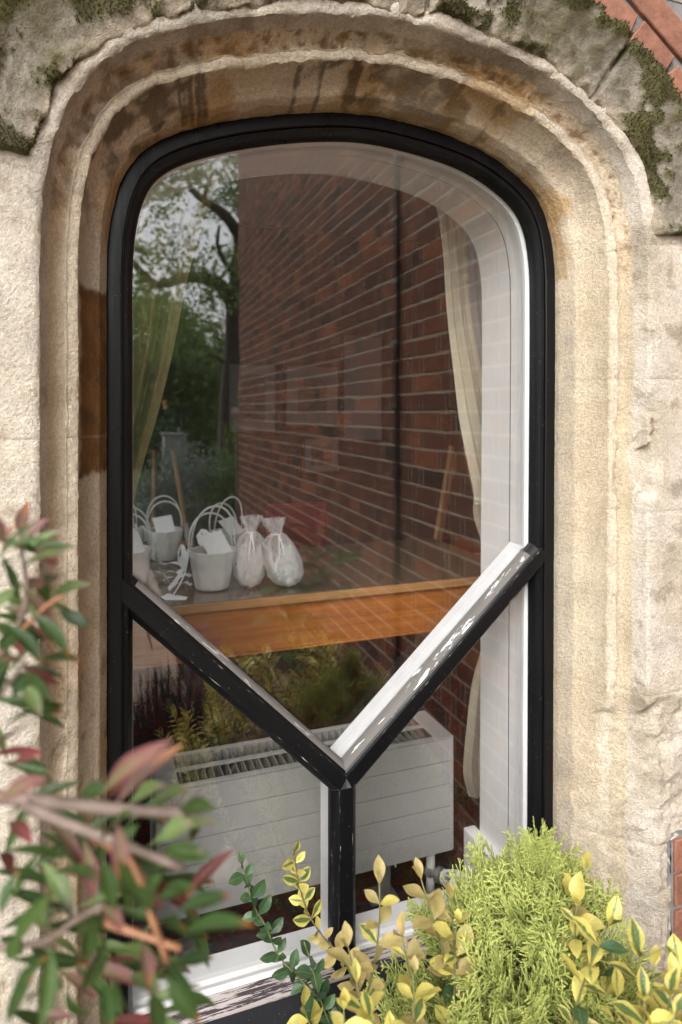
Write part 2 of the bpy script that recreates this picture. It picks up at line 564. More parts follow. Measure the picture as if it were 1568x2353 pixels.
def outline(step):
    P = catmull(OUT, 0.004)
    P, s = resample(P, step)
    for _ in range(int(3 * (0.006 / step) ** 2 * 6)):            # ease the measured points into one smooth curve
        Q = P.copy(); Q[1:-1] = 0.25 * P[:-2] + 0.5 * P[1:-1] + 0.25 * P[2:]; P = Q
    T = np.gradient(P, axis=0)
    T /= np.linalg.norm(T, axis=1)[:, None]
    Nn = np.stack([-T[:, 1], T[:, 0]], 1)      # to the left of travel = outside (path climbs the left jamb first)
    return P, Nn, s
PF, NF, SF = outline(0.006)
P4, N4, S4 = outline(0.0042)

def sweep(P, Nrm, prof, name, m, parent=None, smooth=True, flip=False):
    v, f = [], []
    k = len(prof)
    for (x, z), (nx, nz) in zip(P, Nrm):
        for o, y in prof:
            v.append((x + nx * o, y, z + nz * o))
    for i in range(len(P) - 1):
        for j in range(k - 1):
            q = (i * k + j, i * k + j + 1, (i + 1) * k + j + 1, (i + 1) * k + j)
            f.append(q[::-1] if flip else q)
    return obj(name, mesh_of(name, v, f, m, None, smooth), parent)

# ------------------------------------------------------------------ stone surround
CREAM = (0.72, 0.635, 0.51); PALE = (0.70, 0.655, 0.58); TAN = (0.64, 0.53, 0.395); ORANGE = (0.50, 0.31, 0.13)
SOOT = (0.075, 0.055, 0.04); GREYST = (0.40, 0.36, 0.31); YELLOW = (0.63, 0.53, 0.38); MOSS = (0.075, 0.07, 0.026); UMBER = (0.13, 0.062, 0.02)
def stone_colour(x, z, o, p, pos):
    arch = sstep(0.22, 0.42, z)
    left = x < 0.5
    n_a = fbm(pos, 7, 5, 3.1); n_b = fbm(pos, 22, 5, 9.2); n_c = fbm(pos, 3.0, 4, 5.5)
    if o > 0.088:
        c = mixc(PALE, CREAM, 0.35 + 0.5 * n_b)
        if not left:
            c = mixc((0.74, 0.68, 0.60), YELLOW, 0.25 + 0.6 * n_a)
        c = mixc(c, GREYST, (0.25 + 0.5 * arch) * sstep(0.0, 0.5, n_a + 0.3 * n_b))
        c = mixc(c, (0.33, 0.27, 0.20), 0.5 * sstep(0.30, 0.62, n_b))
    else:
        c = mixc(CREAM, TAN, 0.35 + 0.6 * n_b)
        if left:
            c = mixc(c, TAN, 0.40 + 0.3 * n_a)
            if o < 0.044: c = mixc(c, (0.52, 0.45, 0.36), 0.55 * sstep(-0.35, -0.1, z))
            low = sstep(-0.15, -0.6, z)
            c = mixc(c, ORANGE, low * sstep(-0.05, 0.5, n_a) * 0.5)
            c = mixc(c, SOOT, low * sstep(0.32, 0.6, n_b) * 0.45)
        else:
            c = mixc(YELLOW, (0.72, 0.63, 0.49), 0.4 + 0.7 * n_a)
            if o < 0.013:
                c = mixc(c, (0.50, 0.44, 0.38), 0.4 + 0.4 * n_b)
        c = mixc(c, mixc((0.82, 0.70, 0.55), (0.64, 0.43, 0.22), sstep(-0.05, 0.55, n_a + 0.3 * n_b)), arch * 0.85)  # orange is stone colour; the pale tone stands in for ground-bounced light
        if 0.0625 < o < 0.074: c = mixc(c, (0.52, 0.30, 0.11), arch * (0.45 + 0.5 * n_a))
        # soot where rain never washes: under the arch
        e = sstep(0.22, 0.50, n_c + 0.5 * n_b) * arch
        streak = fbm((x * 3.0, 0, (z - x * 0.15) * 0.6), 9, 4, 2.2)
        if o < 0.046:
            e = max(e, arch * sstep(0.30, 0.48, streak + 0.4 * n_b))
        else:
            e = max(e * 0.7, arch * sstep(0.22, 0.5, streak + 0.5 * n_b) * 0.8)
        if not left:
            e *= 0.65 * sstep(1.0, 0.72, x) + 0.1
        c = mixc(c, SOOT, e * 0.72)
        if 0.066 < o < 0.094:                                        # dirt sits in the eaten-out pits
            c = mixc(c, (0.27, 0.16, 0.07), arch * sstep(0.05, 0.45, -fbm(pos, 62, 4, 17.0)) * 0.8)
            c = mixc(c, (0.80, 0.69, 0.54), arch * sstep(0.10, 0.45, fbm(pos, 62, 4, 17.0)) * 0.5)
        if 0.048 < o < 0.062:                                        # paler fillet
            c = mixc(c, (0.80, 0.71, 0.58), 0.85 - 0.6 * sstep(0.25, 0.5, n_a))
        if o < 0.006 and arch > 0.3:
            c = mixc(c, (0.40, 0.24, 0.09), 0.5)
    if left and o < 0.044:                                           # dark brown patch on the inner splay
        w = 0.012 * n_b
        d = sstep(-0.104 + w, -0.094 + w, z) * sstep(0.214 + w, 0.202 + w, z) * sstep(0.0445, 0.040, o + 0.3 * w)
        c = mixc(c, mixc(UMBER, (0.24, 0.115, 0.035), 0.5 + n_b), d * 0.95)
    return c

PROF = [(0.0, -0.03), (0.0, 0.012), (0.012, 0.048), (0.0205, 0.056), (0.029, 0.068), (0.037, 0.086), (0.0425, 0.103), (0.045, 0.115), (0.050, 0.118),
        (0.060, 0.1215), (0.0615, 0.124), (0.064, 0.121), (0.067, 0.1165), (0.073, 0.117), (0.080, 0.123), (0.087, 0.137), (0.0935, 0.158), (0.0965, 0.171), (0.102, 0.1745), (0.115, 0.176), (0.14, 0.176), (0.17, 0.176), (0.21, 0.176), (0.262, 0.176)]
PROF_R = []
for (a0, b0), (a1, b1) in zip(PROF[:-1], PROF[1:]):                  # keep every arris as a vertex
    n_ = max(1, int(round(math.hypot(a1 - a0, b1 - b0) / 0.0042)))
    PROF_R += [(a0 + (a1 - a0) * t / n_, b0 + (b1 - b0) * t / n_) for t in range(n_)]
PROF_R.append(PROF[-1])
def stone_point(i, o, p):
    """eroded position of profile point (o, p) at path sample i"""
    x0, z0 = P4[i]; nx, nz = N4[i]
    left = x0 < 0.5
    X, Z = x0 + nx * o, z0 + nz * o
    pos = (X, -p, Z)
    arch = sstep(0.22, 0.45, z0)
    # broken lower right jamb and battered lower left jamb lose their mouldings
    br = 0.0
    if not left:
        br = sstep(-0.585, -0.66, z0 + 0.05 * fbm(pos, 9, 3, 1.0) + 0.10 * (o - 0.05))
        br = max(br, 0.75 * sstep(0.05, -0.02, z0) * sstep(-0.23, -0.17, z0) * sstep(0.05, 0.075, o) * sstep(0.135, 0.10, o) * sstep(-0.1, 0.3, fbm(pos, 14, 3, 8.0)))
    else:
        br = 0.45 * sstep(-0.35, -0.62, z0 + 0.1 * fbm(pos, 8, 3, 4.0))
    if br > 0:
        flat = 0.03 + 0.135 * min(1.0, max(0.0, o / 0.135)) ** 0.8
        p = p + (min(p, flat) - p) * br
    amp = 0.0016 + 0.0030 * arch
    if o > 0.088: amp *= 0.8
    d = amp * fbm(pos, 26, 5, 2.0) + 0.0007 * fbm(pos, 110, 3, 7.0)
    d += arch * 0.0050 * min(0.0, fbm(pos, 16, 4, 12.0))                  # eaten-away hollows
    if br > 0:
        rd = 1.0 - abs(fbm(pos, 7.5, 4, 3.3))
        d += br * (0.020 * (rd - 0.75) + 0.006 * fbm(pos, 30, 4, 6.0)) * (1.0 if not left else 0.55) * sstep(0.0, 0.03, o)
    if 0.066 < o < 0.094:
        d += arch * (0.0042 * fbm(pos, 62, 4, 17.0) + 0.0016 * fbm(pos, 150, 2, 19.0))
    # chipped arrises
    for oc in (0.045, 0.0615, 0.0965):
        k = max(0.0, 1 - abs(o - oc) / 0.008)
        if k > 0:
            d -= k * 0.0055 * max(0.0, fbm(pos, 34, 3, oc * 100) - 0.12) * (1.6 if arch > 0.2 or z0 < -0.3 else 0.9)
    return X + nx * d * 0.5, -(p + d), Z + nz * d * 0.5, p + d

surround = tag(empty('window_surround', (0.5, -0.1, -1.2)), 'weathered cream limestone surround with moulded four-centred arch around the window', 'stone surround')
JOINT_L = [-0.99, -0.62, -0.25, -0.04, 0.335]
JOINT_R = [-0.90, -0.58, -0.205, 0.07, 0.335]
cuts = [0]
for z in JOINT_L:
    cuts.append(int(np.argmin(np.where(P4[:, 0] < 0.3, abs(P4[:, 1] - z), 9))))
for x in (0.19, 0.525, 0.80):
    cuts.append(int(np.argmin(np.where(P4[:, 1] > 0.4, abs(P4[:, 0] - x), 9))))
for z in reversed(JOINT_R):
    cuts.append(int(np.argmin(np.where(P4[:, 0] > 0.7, abs(P4[:, 1] - z), 9))))
cuts.append(len(P4) - 1)
RIGHT_LIMIT = [1.215, 1.136, 1.215, 1.215, 1.215, 1.215]     # how far each right-hand jamb stone runs towards the wing wall
for b in range(len(cuts) - 1):
    i0, i1 = cuts[b], cuts[b + 1]
    verts, faces, cols = [], [], []
    k = len(PROF_R)
    for i in range(i0, i1 + 1):
        edge = min(i - i0, i1 - i)
        for o, p in PROF_R:
            X, Yv, Z, pp = stone_point(i, o, p)
            # each stone ends at its bed joint: a shallow rounded arris, then back into the joint
            if edge == 0: Yv += 0.0016
            elif edge == 1: Yv += 0.0004
            if X > 0.98:
                zc = P4[i][1]
                lim = 1.136 if -1.184 < zc < -0.888 else 1.222
                X = min(X, lim)
            verts.append((X - 0.5, Yv + 0.1, Z + 1.2))
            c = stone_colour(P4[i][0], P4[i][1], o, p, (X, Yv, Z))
            if edge == 0: c = mixc(c, (0.5, 0.42, 0.32), 0.3)
            cols.append(c)
    for i in range(i1 - i0):
        for j in range(k - 1):
            faces.append((i * k + j, i * k + j + 1, (i + 1) * k + j + 1, (i + 1) * k + j))
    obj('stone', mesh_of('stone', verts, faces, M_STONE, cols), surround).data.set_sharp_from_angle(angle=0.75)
core_prof = [(0.004, 0.03), (0.010, 0.01), (0.05, -0.06), (0.10, -0.11), (0.235, -0.155)]
cm = sweep(PF, NF, core_prof, 'mortar_bed', M_MORTAR, None)
cm.parent = surround; cm.location = (-0.5, 0.1, 1.2)

# hood mould: a battered, mossy label that follows the arch and stops at the springing
hood_idx = [i for i in range(len(P4)) if P4[i][1] > 0.345 or (P4[i][0] > 0.5 and P4[i][1] > 0.365)]
h0, h1 = hood_idx[0], hood_idx[-1]
hood_prof, _ = resample([(0.112, 0.170), (0.118, 0.182), (0.135, 0.188), (0.16, 0.190), (0.19, 0.196), (0.215, 0.207), (0.235, 0.214), (0.250, 0.212), (0.262, 0.198), (0.266, 0.170)], 0.0042)
tufts = MB(); rt = random.Random(4)
hcuts = [h0] + [int(np.argmin(np.where(P4[:, 1] > 0.4, abs(P4[:, 0] - x), 9))) for x in (0.20, 0.56, 0.87)] + [h1]
hood = sweep(PF[PF[:, 1] > 0.36][::2] - np.array([0.5, -1.2]), NF[PF[:, 1] > 0.36][::2], [(0.125, -0.068), (0.19, -0.0690), (0.252, -0.068)], 'hood_mould', M_MORTAR, surround)
for b in range(4):
    i0, i1 = hcuts[b], hcuts[b + 1]
    verts, faces, cols = [], [], []
    k = len(hood_prof)
    for i in range(i0, i1 + 1):
        e0, e1 = i - i0, i1 - i
        x0, z0 = P4[i]; nx, nz = N4[i]
        for j, (o, p) in enumerate(hood_prof):
            pos = (x0 + nx * o, -p, z0 + nz * o)
            n1 = fbm(pos, 11, 5, 21.0); n2 = fbm(pos, 38, 5, 4.0); n3 = fbm(pos, 5, 4, 14.0)
            inner = o - 0.112
            o2 = o + 0.016 * n1 * sstep(0.03, 0.0, inner) + 0.006 * n2
            d = 0.007 * n1 + 0.0062 * n2 + 0.006 * n3 + 0.0022 * fbm(pos, 95, 3, 30.0)
            if e0 == 0 or e1 == 0:
                p2 = 0.165
            else:
                p2 = max(0.172, p + d) if 0 < j < k - 1 else p
            X, Z = x0 + nx * o2, z0 + nz * o2
            X = min(X, 1.226)
            verts.append((X - 0.5, -p2 + 0.1, Z + 1.2))
            c = mixc((0.27, 0.245, 0.20), (0.46, 0.42, 0.36), 0.45 + 1.1 * n1)
            c = mixc(c, (0.62, 0.53, 0.42), sstep(0.035, 0.0, inner) * 0.8)
            c = mixc(c, (0.17, 0.145, 0.11), sstep(0.08, 0.45, n2 + 0.4 * n3) * 0.75)
            ms = sstep(0.02, 0.30, 0.75 * n1 + 0.35 * n2 + 0.50 * sstep(0.185, 0.24, o) + (0.22 if x0 < 0.3 else 0.04))
            c = mixc(c, (0.15, 0.14, 0.075), 0.55 * sstep(-0.25, 0.3, n3 + 0.4 * n2))
            c = mixc(c, mixc(MOSS, (0.125, 0.12, 0.045), 0.5 + n2), ms * 0.9)
            if ms > 0.3 and rt.random() < ms * ms and 0 < j < k - 1:
                for _q in range(3):
                    bp_ = Vector((X - 0.5 + rt.uniform(-.003, .003), -p2 + 0.1 + 0.0006, Z + 1.2 + rt.uniform(-.003, .003)))
                    dd = Vector((rt.gauss(0, .6), -1.0 + rt.gauss(0, .3), rt.gauss(0.35, .6))).normalized() * rt.uniform(0.003, 0.0085) * ms
                    sd = dd.cross(Vector((rt.gauss(0, 1), rt.gauss(0, 1), rt.gauss(0, 1)))).normalized() * 0.0011
                    tufts.add([bp_ - sd, bp_ + sd, bp_ + dd], [(0, 1, 2)])
            c = mixc(c, (0.24, 0.21, 0.16), sstep(0.252, 0.262, o) * 0.7)
            cols.append(c)
    for i in range(i1 - i0):
        for j in range(k - 1):
            faces.append((i * k + j, i * k + j + 1, (i + 1) * k + j + 1, (i + 1) * k + j))
    obj('hood_stone', mesh_of('hood_stone', verts, faces, M_STONE, cols), hood)
    # closing faces at the two springing ends
    if b in (0, 3):
        row = 0 if b == 0 else (i1 - i0)

M_MOSS = simple('moss_tufts', (0.06, 0.058, 0.024), 0.9, 0.55, 25, spec=0.1, world_co=True)
tu = tufts.build('moss', M_MOSS, hood); tu['kind'] = 'stuff'
# ------------------------------------------------------------------ brickwork
def brick_mesh(l, w, h, seed, m):
    """l along x, w along y, h along z, centre at the middle of the face side y=0 (face looks to -y)"""
    r = random.Random(seed)
    bm = bmesh.new()
    bmesh.ops.create_cube(bm, size=1.0)
    for v in bm.verts:
        v.co = Vector((v.co.x * l, (v.co.y + 0.5) * w, v.co.z * h)) + Vector((r.uniform(-0.0016, 0.0016), r.uniform(-0.0004, 0.0004), r.uniform(-0.0016, 0.0016)))
    bmesh.ops.bevel(bm, geom=[e for e in bm.edges if all(v.co.y < w * 0.5 for v in e.verts)], offset=0.0022, segments=1, affect='EDGES')
    me = bpy.data.meshes.new('brick'); bm.to_mesh(me); bm.free()
    me.materials.append(m)
    return me
STRETCH, HEAD, CH, BEDJ = 0.215, 0.1025, 0.065, 0.010
sets = {}
for m, key in ((M_BRICK_DARK, 'd'), (M_BRICK_ORANGE, 'o')):
    sets[key] = {'s': [brick_mesh(STRETCH, 0.09, CH, 11 * q, m) for q in range(5)], 'h': [brick_mesh(HEAD, 0.09, CH, 13 * q + 1, m) for q in range(5)]}

# wing wall: runs out from the window wall on the right, mirrored in the glass
WX, WY0, WY1, WTOP = 1.235, -0.176, -5.45, 3.6
W_ROT = R(1.9)            # the wing stands a little out of square
wing = tag(empty('brick_wing_wall', (WX, WY0, GROUND), W_ROT), 'old dark red brick wall mirrored in the upper window pane', 'brick wall')
mb = MB().box((WX + 0.0012, WY1 + 0.004, GROUND), (WX + 0.33, WY0, WTOP))
mb.build('mortar_core', M_MORTAR, wing).location = (-WX, -WY0, -GROUND)
cand = []
z, row = GROUND + 0.04, 0
while z < WTOP - 0.04:
    y = WY0 - (0.0 if row % 2 else -0.0) - 0.002
    seq = ['h', 's'] if row % 2 else ['s', 'h']
    q = 0
    if row % 2 == 0: y -= 0.046          # queen-closer offset
    while y > WY1 + 0.03:
        kd = seq[q % 2]; q += 1
        L = STRETCH if kd == 's' else HEAD
        rem = y - WY1
        fit = min(1.0, rem / L)
        cand.append((y - L * fit / 2, z + random.uniform(-0.0015, 0.0015), kd, fit))
        y -= L + 0.013
    z += CH + BEDJ; row += 1
def mirrored_view(y, z):
    px, py, d = proj((WX + (WY0 - y) * math.tan(W_ROT), 0.08 - y, z))
    return 545 < px < 1225 and 320 < py < 1780, d
seen, unseen = [], []
for c in cand:
    ok, d = mirrored_view(c[0], c[1])
    (seen if ok else unseen).append((d, c))
seen.sort(key=lambda t: t[0])
near, rest = seen[:295], seen[295:] + unseen
ROT_W = Matrix.Rotation(-math.pi / 2, 4, 'Z')     # face -y turns to face -x
def face_west(o, y, z, dx):
    o.location = (dx, y - WY0, z - GROUND)
    o.rotation_euler = (random.uniform(-0.003, 0.003), random.uniform(-0.003, 0.003), -math.pi / 2)
for d, (y, z, kd, fit) in near:
    o = obj('brick', random.choice(sets['d'][kd]), wing)
    face_west(o, y, z, random.uniform(-0.0016, -0.0006)); o.scale = (fit, 1, 1)
def joined(items, m, name, parent, off):
    V, Fq = [], []
    for me, mat in items:
        n = len(V)
        V += [tuple(mat @ v.co) for v in me.vertices]
        Fq += [tuple(i + n for i in p.vertices) for p in me.polygons]
    return obj(name, mesh_of(name, V, Fq, m, None, False), parent, off)
items = []
for d, (y, z, kd, fit) in rest:
    items.append((random.choice(sets['d'][kd]), Matrix.Translation((random.uniform(-0.0016, -0.0006), y - WY0, z - GROUND)) @ ROT_W @ Matrix.Diagonal((fit, 1, 1, 1))))
o = joined(items, M_BRICK_DARK, 'brick_mass', wing, (0, 0, 0)); o['kind'] = 'stuff'

# window wall brickwork: a turned arch over the hood, closers beside the jamb, courses beyond
wall = tag(empty('brick_window_wall', (1.18, -0.17, GROUND)), 'orange red brickwork of the window wall beyond the mossy hood mould', 'brick wall')
WL = Vector((1.18, -0.17, GROUND))
mb = MB()
mb.box((1.215, -0.166, GROUND), (WX + 0.02, -0.05, 3.6))
mb.box((1.13, -0.168, -1.19), (1.2145, -0.05, -0.88))
mb.box((-3.2, -0.166, GROUND), (-0.235, -0.05, 3.6))
mb.box((-0.235, -0.166, 0.865), (1.215, -0.05, 3.6))
mb.box((-0.2345, -0.166, GROUND), (1.2145, -0.05, -1.36))
mb.box((-0.2345, -0.149, -1.359), (-0.15, -0.05, 0.36))
mb.build('mortar_core', M_MORTAR_GREY, wall).location = -WL
# mortar between hood and courses
o = sweep(PF[::2], NF[::2], [(0.24, -0.12), (0.25, -0.164), (0.52, -0.164)], 'arch_mortar', M_MORTAR_GREY, wall)
o.location = -WL
def pos_along(P, Nn, off):
    Q = P + Nn * off
    return resample(np.concatenate([Q], 0), 0.002)
ncount = 0
for ring in range(3):
    off = 0.272 + CH / 2 + ring * (CH + 0.011)
    Q = PF + NF * off
    sel = Q[:, 1] > 0.44
    Q = Q[sel]
    Q, sq = resample(Q, 0.002)
    L = HEAD if ring != 1 else STRETCH
    step = int(round((L + 0.010) / 0.002))
    i = step // 2 + (10 if ring % 2 else 26)
    while i < len(Q) - 2:
        x, zc = Q[i]
        t = Q[min(i + 3, len(Q) - 1)] - Q[max(i - 3, 0)]
        a = math.atan2(t[1], t[0])
        if x < 1.17 and -0.6 < x:
            me = random.choice(sets['o']['h' if ring != 1 else 's'])
            o = obj('brick', me, wall, Vector((x, -0.174 + random.uniform(-0.002, 0.002), zc)) - WL)
            o.rotation_euler = (0, -a, 0)
            ncount += 1
        i += step
# closers beside the short jamb stone
z = -1.180
for q in range(4):
    o = obj('brick', sets['o']['h'][q], wall, Vector((1.196, -0.175, z + 0.0325)) - WL)
    z += 0.0735
    ncount += 1
# courses up to the top and to the left (beyond the picture)
items = []
z, row = GROUND + 0.04, 0
PFo = PF[::4]
def bare(x, zc):
    """is this spot of the wall face free of stone, arch ring and opening?"""
    if zc < -1.40: return True
    if zc < 0.44: return x < -0.246
    return float(np.min(np.hypot(PFo[:, 0] - x, PFo[:, 1] - zc))) > 0.545
while z < 3.5:
    xs = np.arange(-3.15, WX - 0.012, 0.01)
    ok = np.array([True] * len(xs)) if z > 1.2 else np.array([bare(x, z) for x in xs])
    i = 0
    while i < len(xs):
        if not ok[i]:
            i += 1; continue
        j = i
        while j + 1 < len(xs) and ok[j + 1]: j += 1
        x, xe, q = xs[i], xs[j], row
        first = True
        while xe - x > 0.03:
            kd = 'sh'[q % 2]; q += 1
            L = STRETCH if kd == 's' else HEAD
            if first and row % 2: L *= 0.55
            first = False
            L2 = min(L, xe - x)
            full = STRETCH if kd == 's' else HEAD
            items.append((sets['o'][kd][q % 5], Matrix.Translation(Vector((x + L2 / 2, -0.175, z)) - WL) @ Matrix.Diagonal((L2 / full, 1, 1, 1))))
            x += L2 + BEDJ
        i = j + 1
    z += CH + BEDJ; row += 1
o = joined(items, M_BRICK_ORANGE, 'brick_mass', wall, (0, 0, 0)); o['kind'] = 'stuff'

# black cable pinned to the wing wall
M_CABLE = simple('black_cable', (0.012, 0.012, 0.014), 0.45, 0.2)
cab_y, _ = -1.36, 0
cable = tag(empty('cable', (WX - 0.012 + (WY0 - cab_y) * math.tan(W_ROT), cab_y, GROUND)), 'thin black cable running up the dark brick wall', 'cable')
pts = [(0.002 * math.sin(k * 1.3), 0.003 * math.sin(k * 0.7), 0.05 + k * 0.1) for k in range(50)]
MB().tube(pts, 0.0105, 8).build('conduit', M_CABLE, cable, smooth=True)
for k in range(18):
    zc = 0.30 + k * 0.275
    MB().box((-0.013, -0.022, zc - 0.011), (0.012, 0.020, zc + 0.011)).build('clip', M_CABLE, cable, bevel=0.004)

# ------------------------------------------------------------------ the timber window
M_PEEL = paint_material('bare_wood_with_flaking_white_paint', (0.15, 0.14, 0.13), 0.75, 0.25, (0.80, 0.79, 0.80), (0.22, 1, 1), spec=0.2, chip_scale=60)
M_PEEL_GREY = paint_material('weathered_grey_bead', (0.17, 0.16, 0.15), 0.75, 0.25, (0.45, 0.43, 0.42), (0.15, 1, 1), spec=0.2, chip_scale=90)
M_PEEL_SILL = paint_material('flaking_pale_sill_paint', (0.42, 0.37, 0.36), 0.8, 0.30, (0.05, 0.04, 0.045), (0.05, 1, 1), spec=0.2, chip_scale=160)
M_SILL_BLACK = paint_material('black_sill_paint', (0.014, 0.015, 0.018), 0.5, 0.0, dust=0.7, spec=0.3)
win = tag(empty('window', (0.5, 0, SILL)), 'black painted timber window with arched head and Y shaped glazing bars', 'window')
WO = Vector((0.5, 0, SILL))
cut = PF[:, 1] > -1.16
PW, NW = PF[cut], NF[cut]
o = sweep(PW, NW, [(0.003, 0.05), (0.003, 0.004), (0.0, 0.001), (-0.004, 0.0), (-0.0235, 0.0), (-0.0255, 0.0015), (-0.026, 0.0065), (-0.0275, 0.0065), (-0.029, 0.003), (-0.036, 0.0045), (-0.041, 0.0115), (-0.045, 0.0215), (-0.045, 0.034)], 'frame', M_BLACK, win, True)
o.location = -WO; o.data.set_sharp_from_angle(angle=0.5)
o = sweep(PW, NW, [(-0.038, 0.034), (-0.047, 0.046), (-0.047, 0.052), (-0.0455, 0.056), (-0.0445, 0.106), (-0.041, 0.112), (0.01, 0.112)], 'inner_frame', M_WHITE, win, True)
o.location = -WO; o.data.set_sharp_from_angle(angle=0.5)
# small nail heads / joint lines of the timber frame are in its paint
J = Vector((0.477, 0, -0.742))
LA = Vector((0.040, 0, -0.302)); RA = Vector((0.952, 0, -0.312))
BAR = [(-0.0275, 0.034), (-0.0275, 0.0225), (-0.0255, 0.0165), (-0.0175, 0.0085), (-0.0155, 0.0070), (-0.0145, 0.0025), (-0.0128, 0.0018), (-0.0112, 0.0017), (0.0112, 0.0017), (0.0128, 0.0018), (0.0145, 0.0025), (0.0155, 0.0070), (0.0175, 0.0085), (0.0255, 0.0165), (0.0275, 0.0225), (0.0275, 0.034)]
_dL, _dR = (LA - J).normalized(), (RA - J).normalized()
T_UP = math.tan(_dL.angle(_dR) / 2)
T_DN = math.tan((math.pi - (_dL.angle(_dR) / 2)) / 2)
def mitre(w):
    return w / T_UP if w > 0 else -w / T_DN
def bar(name, A, B, m, prof, ext0=0.0, ext1=0.0, m0=None, m1=None):
    """a bar whose profile (w, y) runs from A to B in the window plane; the object's x axis is the bar's length"""
    d = (B - A); L = d.length; d.normalize()
    nrm = Vector((-d.z, 0, d.x))
    n = max(2, int(L / 0.02))
    v, f = [], []
    for i in range(n + 1):
        for w, y in prof:
            s0 = -ext0 if m0 is None else m0(w)
            s1 = L + ext1 if m1 is None else L - m1(w)
            s = s0 + (s1 - s0) * i / n
            v.append((s, y, w))
    k = len(prof)
    for i in range(n):
        for j in range(k - 1):
            f.append((i * k + j, (i + 1) * k + j, (i + 1) * k + j + 1, i * k + j + 1))
    wn_ = [1.0 if 0.0120 < abs(w) < 0.0150 else 0.0 for w, y in prof] * (n + 1)
    o = obj(name, mesh_of(name, v, f, m, None, True, {'worn': wn_}), win)
    ang = math.atan2(d.z, d.x)
    o.location = A - WO
    o.rotation_euler = (0, -ang, 0)
    return o
INNER = [(-0.019, 0.052), (-0.019, 0.106), (0.019, 0.106), (0.019, 0.052)]
def flat_smooth(o, ang=0.5):
    o.data.set_sharp_from_angle(angle=ang)
    return o
arms = []
for A, sgn in ((LA, 1), (RA, -1)):
    if sgn > 0:
        a = bar('glazing_bar', A, J, M_BLACK_BAR, BAR, m1=mitre)
    else:
        a = bar('glazing_bar', J, A, M_BLACK_BAR, BAR, m0=mitre)
    flat_smooth(a); arms.append(a)
    mk = dict(m1=mitre) if sgn > 0 else dict(m0=mitre)
    b = bar('inner_bar', A if sgn > 0 else J, J if sgn > 0 else A, M_WHITE, INNER, **mk)
    flat_smooth(b)
    # upper bead: bare wood, flaking white paint
    bead = [(0.0195, 0.0088), (0.0212, 0.0095), (0.0266, 0.0160), (0.0286, 0.0220), (0.0290, 0.0345)]
    c = bar('weathered_bead', A if sgn > 0 else J, J if sgn > 0 else A, M_PEEL_GREY if sgn > 0 else M_PEEL, bead, -0.030, -0.030, **mk)
    c['label'] = 'bare grey wood bead with flaking white paint'
    putty = [(0.0275, 0.0340), (0.0262, 0.0400), (0.0225, 0.0460), (0.0185, 0.0520)]
    bar('white_bead', A if sgn > 0 else J, J if sgn > 0 else A, M_PEEL_GREY if sgn > 0 else M_WHITE, putty, -0.030, -0.030, **mk)
st = flat_smooth(bar('mullion', Vector((0.477, 0, SILL - 0.02)), J, M_BLACK_BAR, BAR, m1=lambda w: abs(w) / T_DN))
flat_smooth(bar('inner_mullion', Vector((0.477, 0, SILL - 0.01)), J, M_WHITE, INNER, m1=lambda w: abs(w) / T_DN))
# bottom rail and sill
mb = MB()
def prism_x(mb, x0, x1, prof):
    n = len(prof); k = 24
    vs_ = []
    for i in range(k + 1):
        x = x0 + (x1 - x0) * i / k
        vs_ += [(x, y, z) for y, z in prof]
    fs_ = [(i * n + j, i * n + (j + 1) % n, (i + 1) * n + (j + 1) % n, (i + 1) * n + j) for i in range(k) for j in range(n)]
    fs_ += [tuple(range(n))[::-1], tuple(k * n + j for j in range(n))]
    return mb.add(vs_, fs_)
x0, x1 = 0.045, 0.962
prism_x(MB(), x0, x1, [(0.052, SILL - 0.05), (0.052, SILL - 0.003), (0.058, SILL + 0.004), (0.112, SILL + 0.006), (0.112, SILL - 0.05)]).build('inner_sill_board', M_WHITE, win).location = -WO
prism_x(MB(), x0, x1, [(0.030, SILL - 0.05), (0.030, SILL + 0.003), (0.0355, SILL + 0.004), (0.050, SILL - 0.001), (0.050, SILL - 0.05)]).build('white_bead', M_WHITE, win).location = -WO
o = prism_x(MB(), x0, x1, [(0.004, SILL - 0.06), (0.004, SILL - 0.026), (0.006, SILL - 0.021), (0.010, SILL - 0.017), (0.015, SILL - 0.010), (0.022, SILL - 0.006), (0.029, SILL - 0.003), (0.029, SILL - 0.06)]).build('weathered_rail', M_PEEL_SILL, win)
o.location = -WO; o['label'] = 'flaking pale paint on the bottom rail'
prism_x(MB(), -0.01, 1.01, [(-0.165, SILL - 0.12), (-0.165, SILL - 0.075), (-0.155, SILL - 0.064), (0.003, SILL - 0.030), (0.02, SILL - 0.030), (0.02, SILL - 0.12)]).build('sill', M_SILL_BLACK, win, bevel=0.003).location = -WO
# three panes: double-glazed units 16 mm thick
def pane(poly, name='pane'):
    n = len(poly)
    v = [(x, 0.0345, z) for x, z in poly] + [(x, 0.0505, z) for x, z in poly]
    bm = bmesh.new()
    bv = [bm.verts.new(q) for q in v]
    bm.faces.new(bv[:n][::-1] if False else bv[:n]); bm.faces.new(bv[n:][::-1])
    bmesh.ops.triangulate(bm, faces=bm.faces[:])
    bmesh.ops.recalc_face_normals(bm, faces=bm.faces[:])
    me = bpy.data.meshes.new(name); bm.to_mesh(me); bm.free()
    me.materials.append(M_GLASS)
    o = obj(name, me, win); o.location = -WO
    return o
GL = PW + NW * (-0.036)
gm = GL[GL[:, 1] > -0.302]
top_poly = [tuple(q) for q in gm[::3]] + [(0.952, -0.318), (0.477, -0.739), (0.045, -0.308)]
pane(top_poly)['label'] = 'large upper pane mirroring a brick wall and trees'
pane([(0.057, -0.322), (0.474, -0.745), (0.474, SILL - 0.01), (0.057, SILL - 0.01)])['label'] = 'lower left pane'
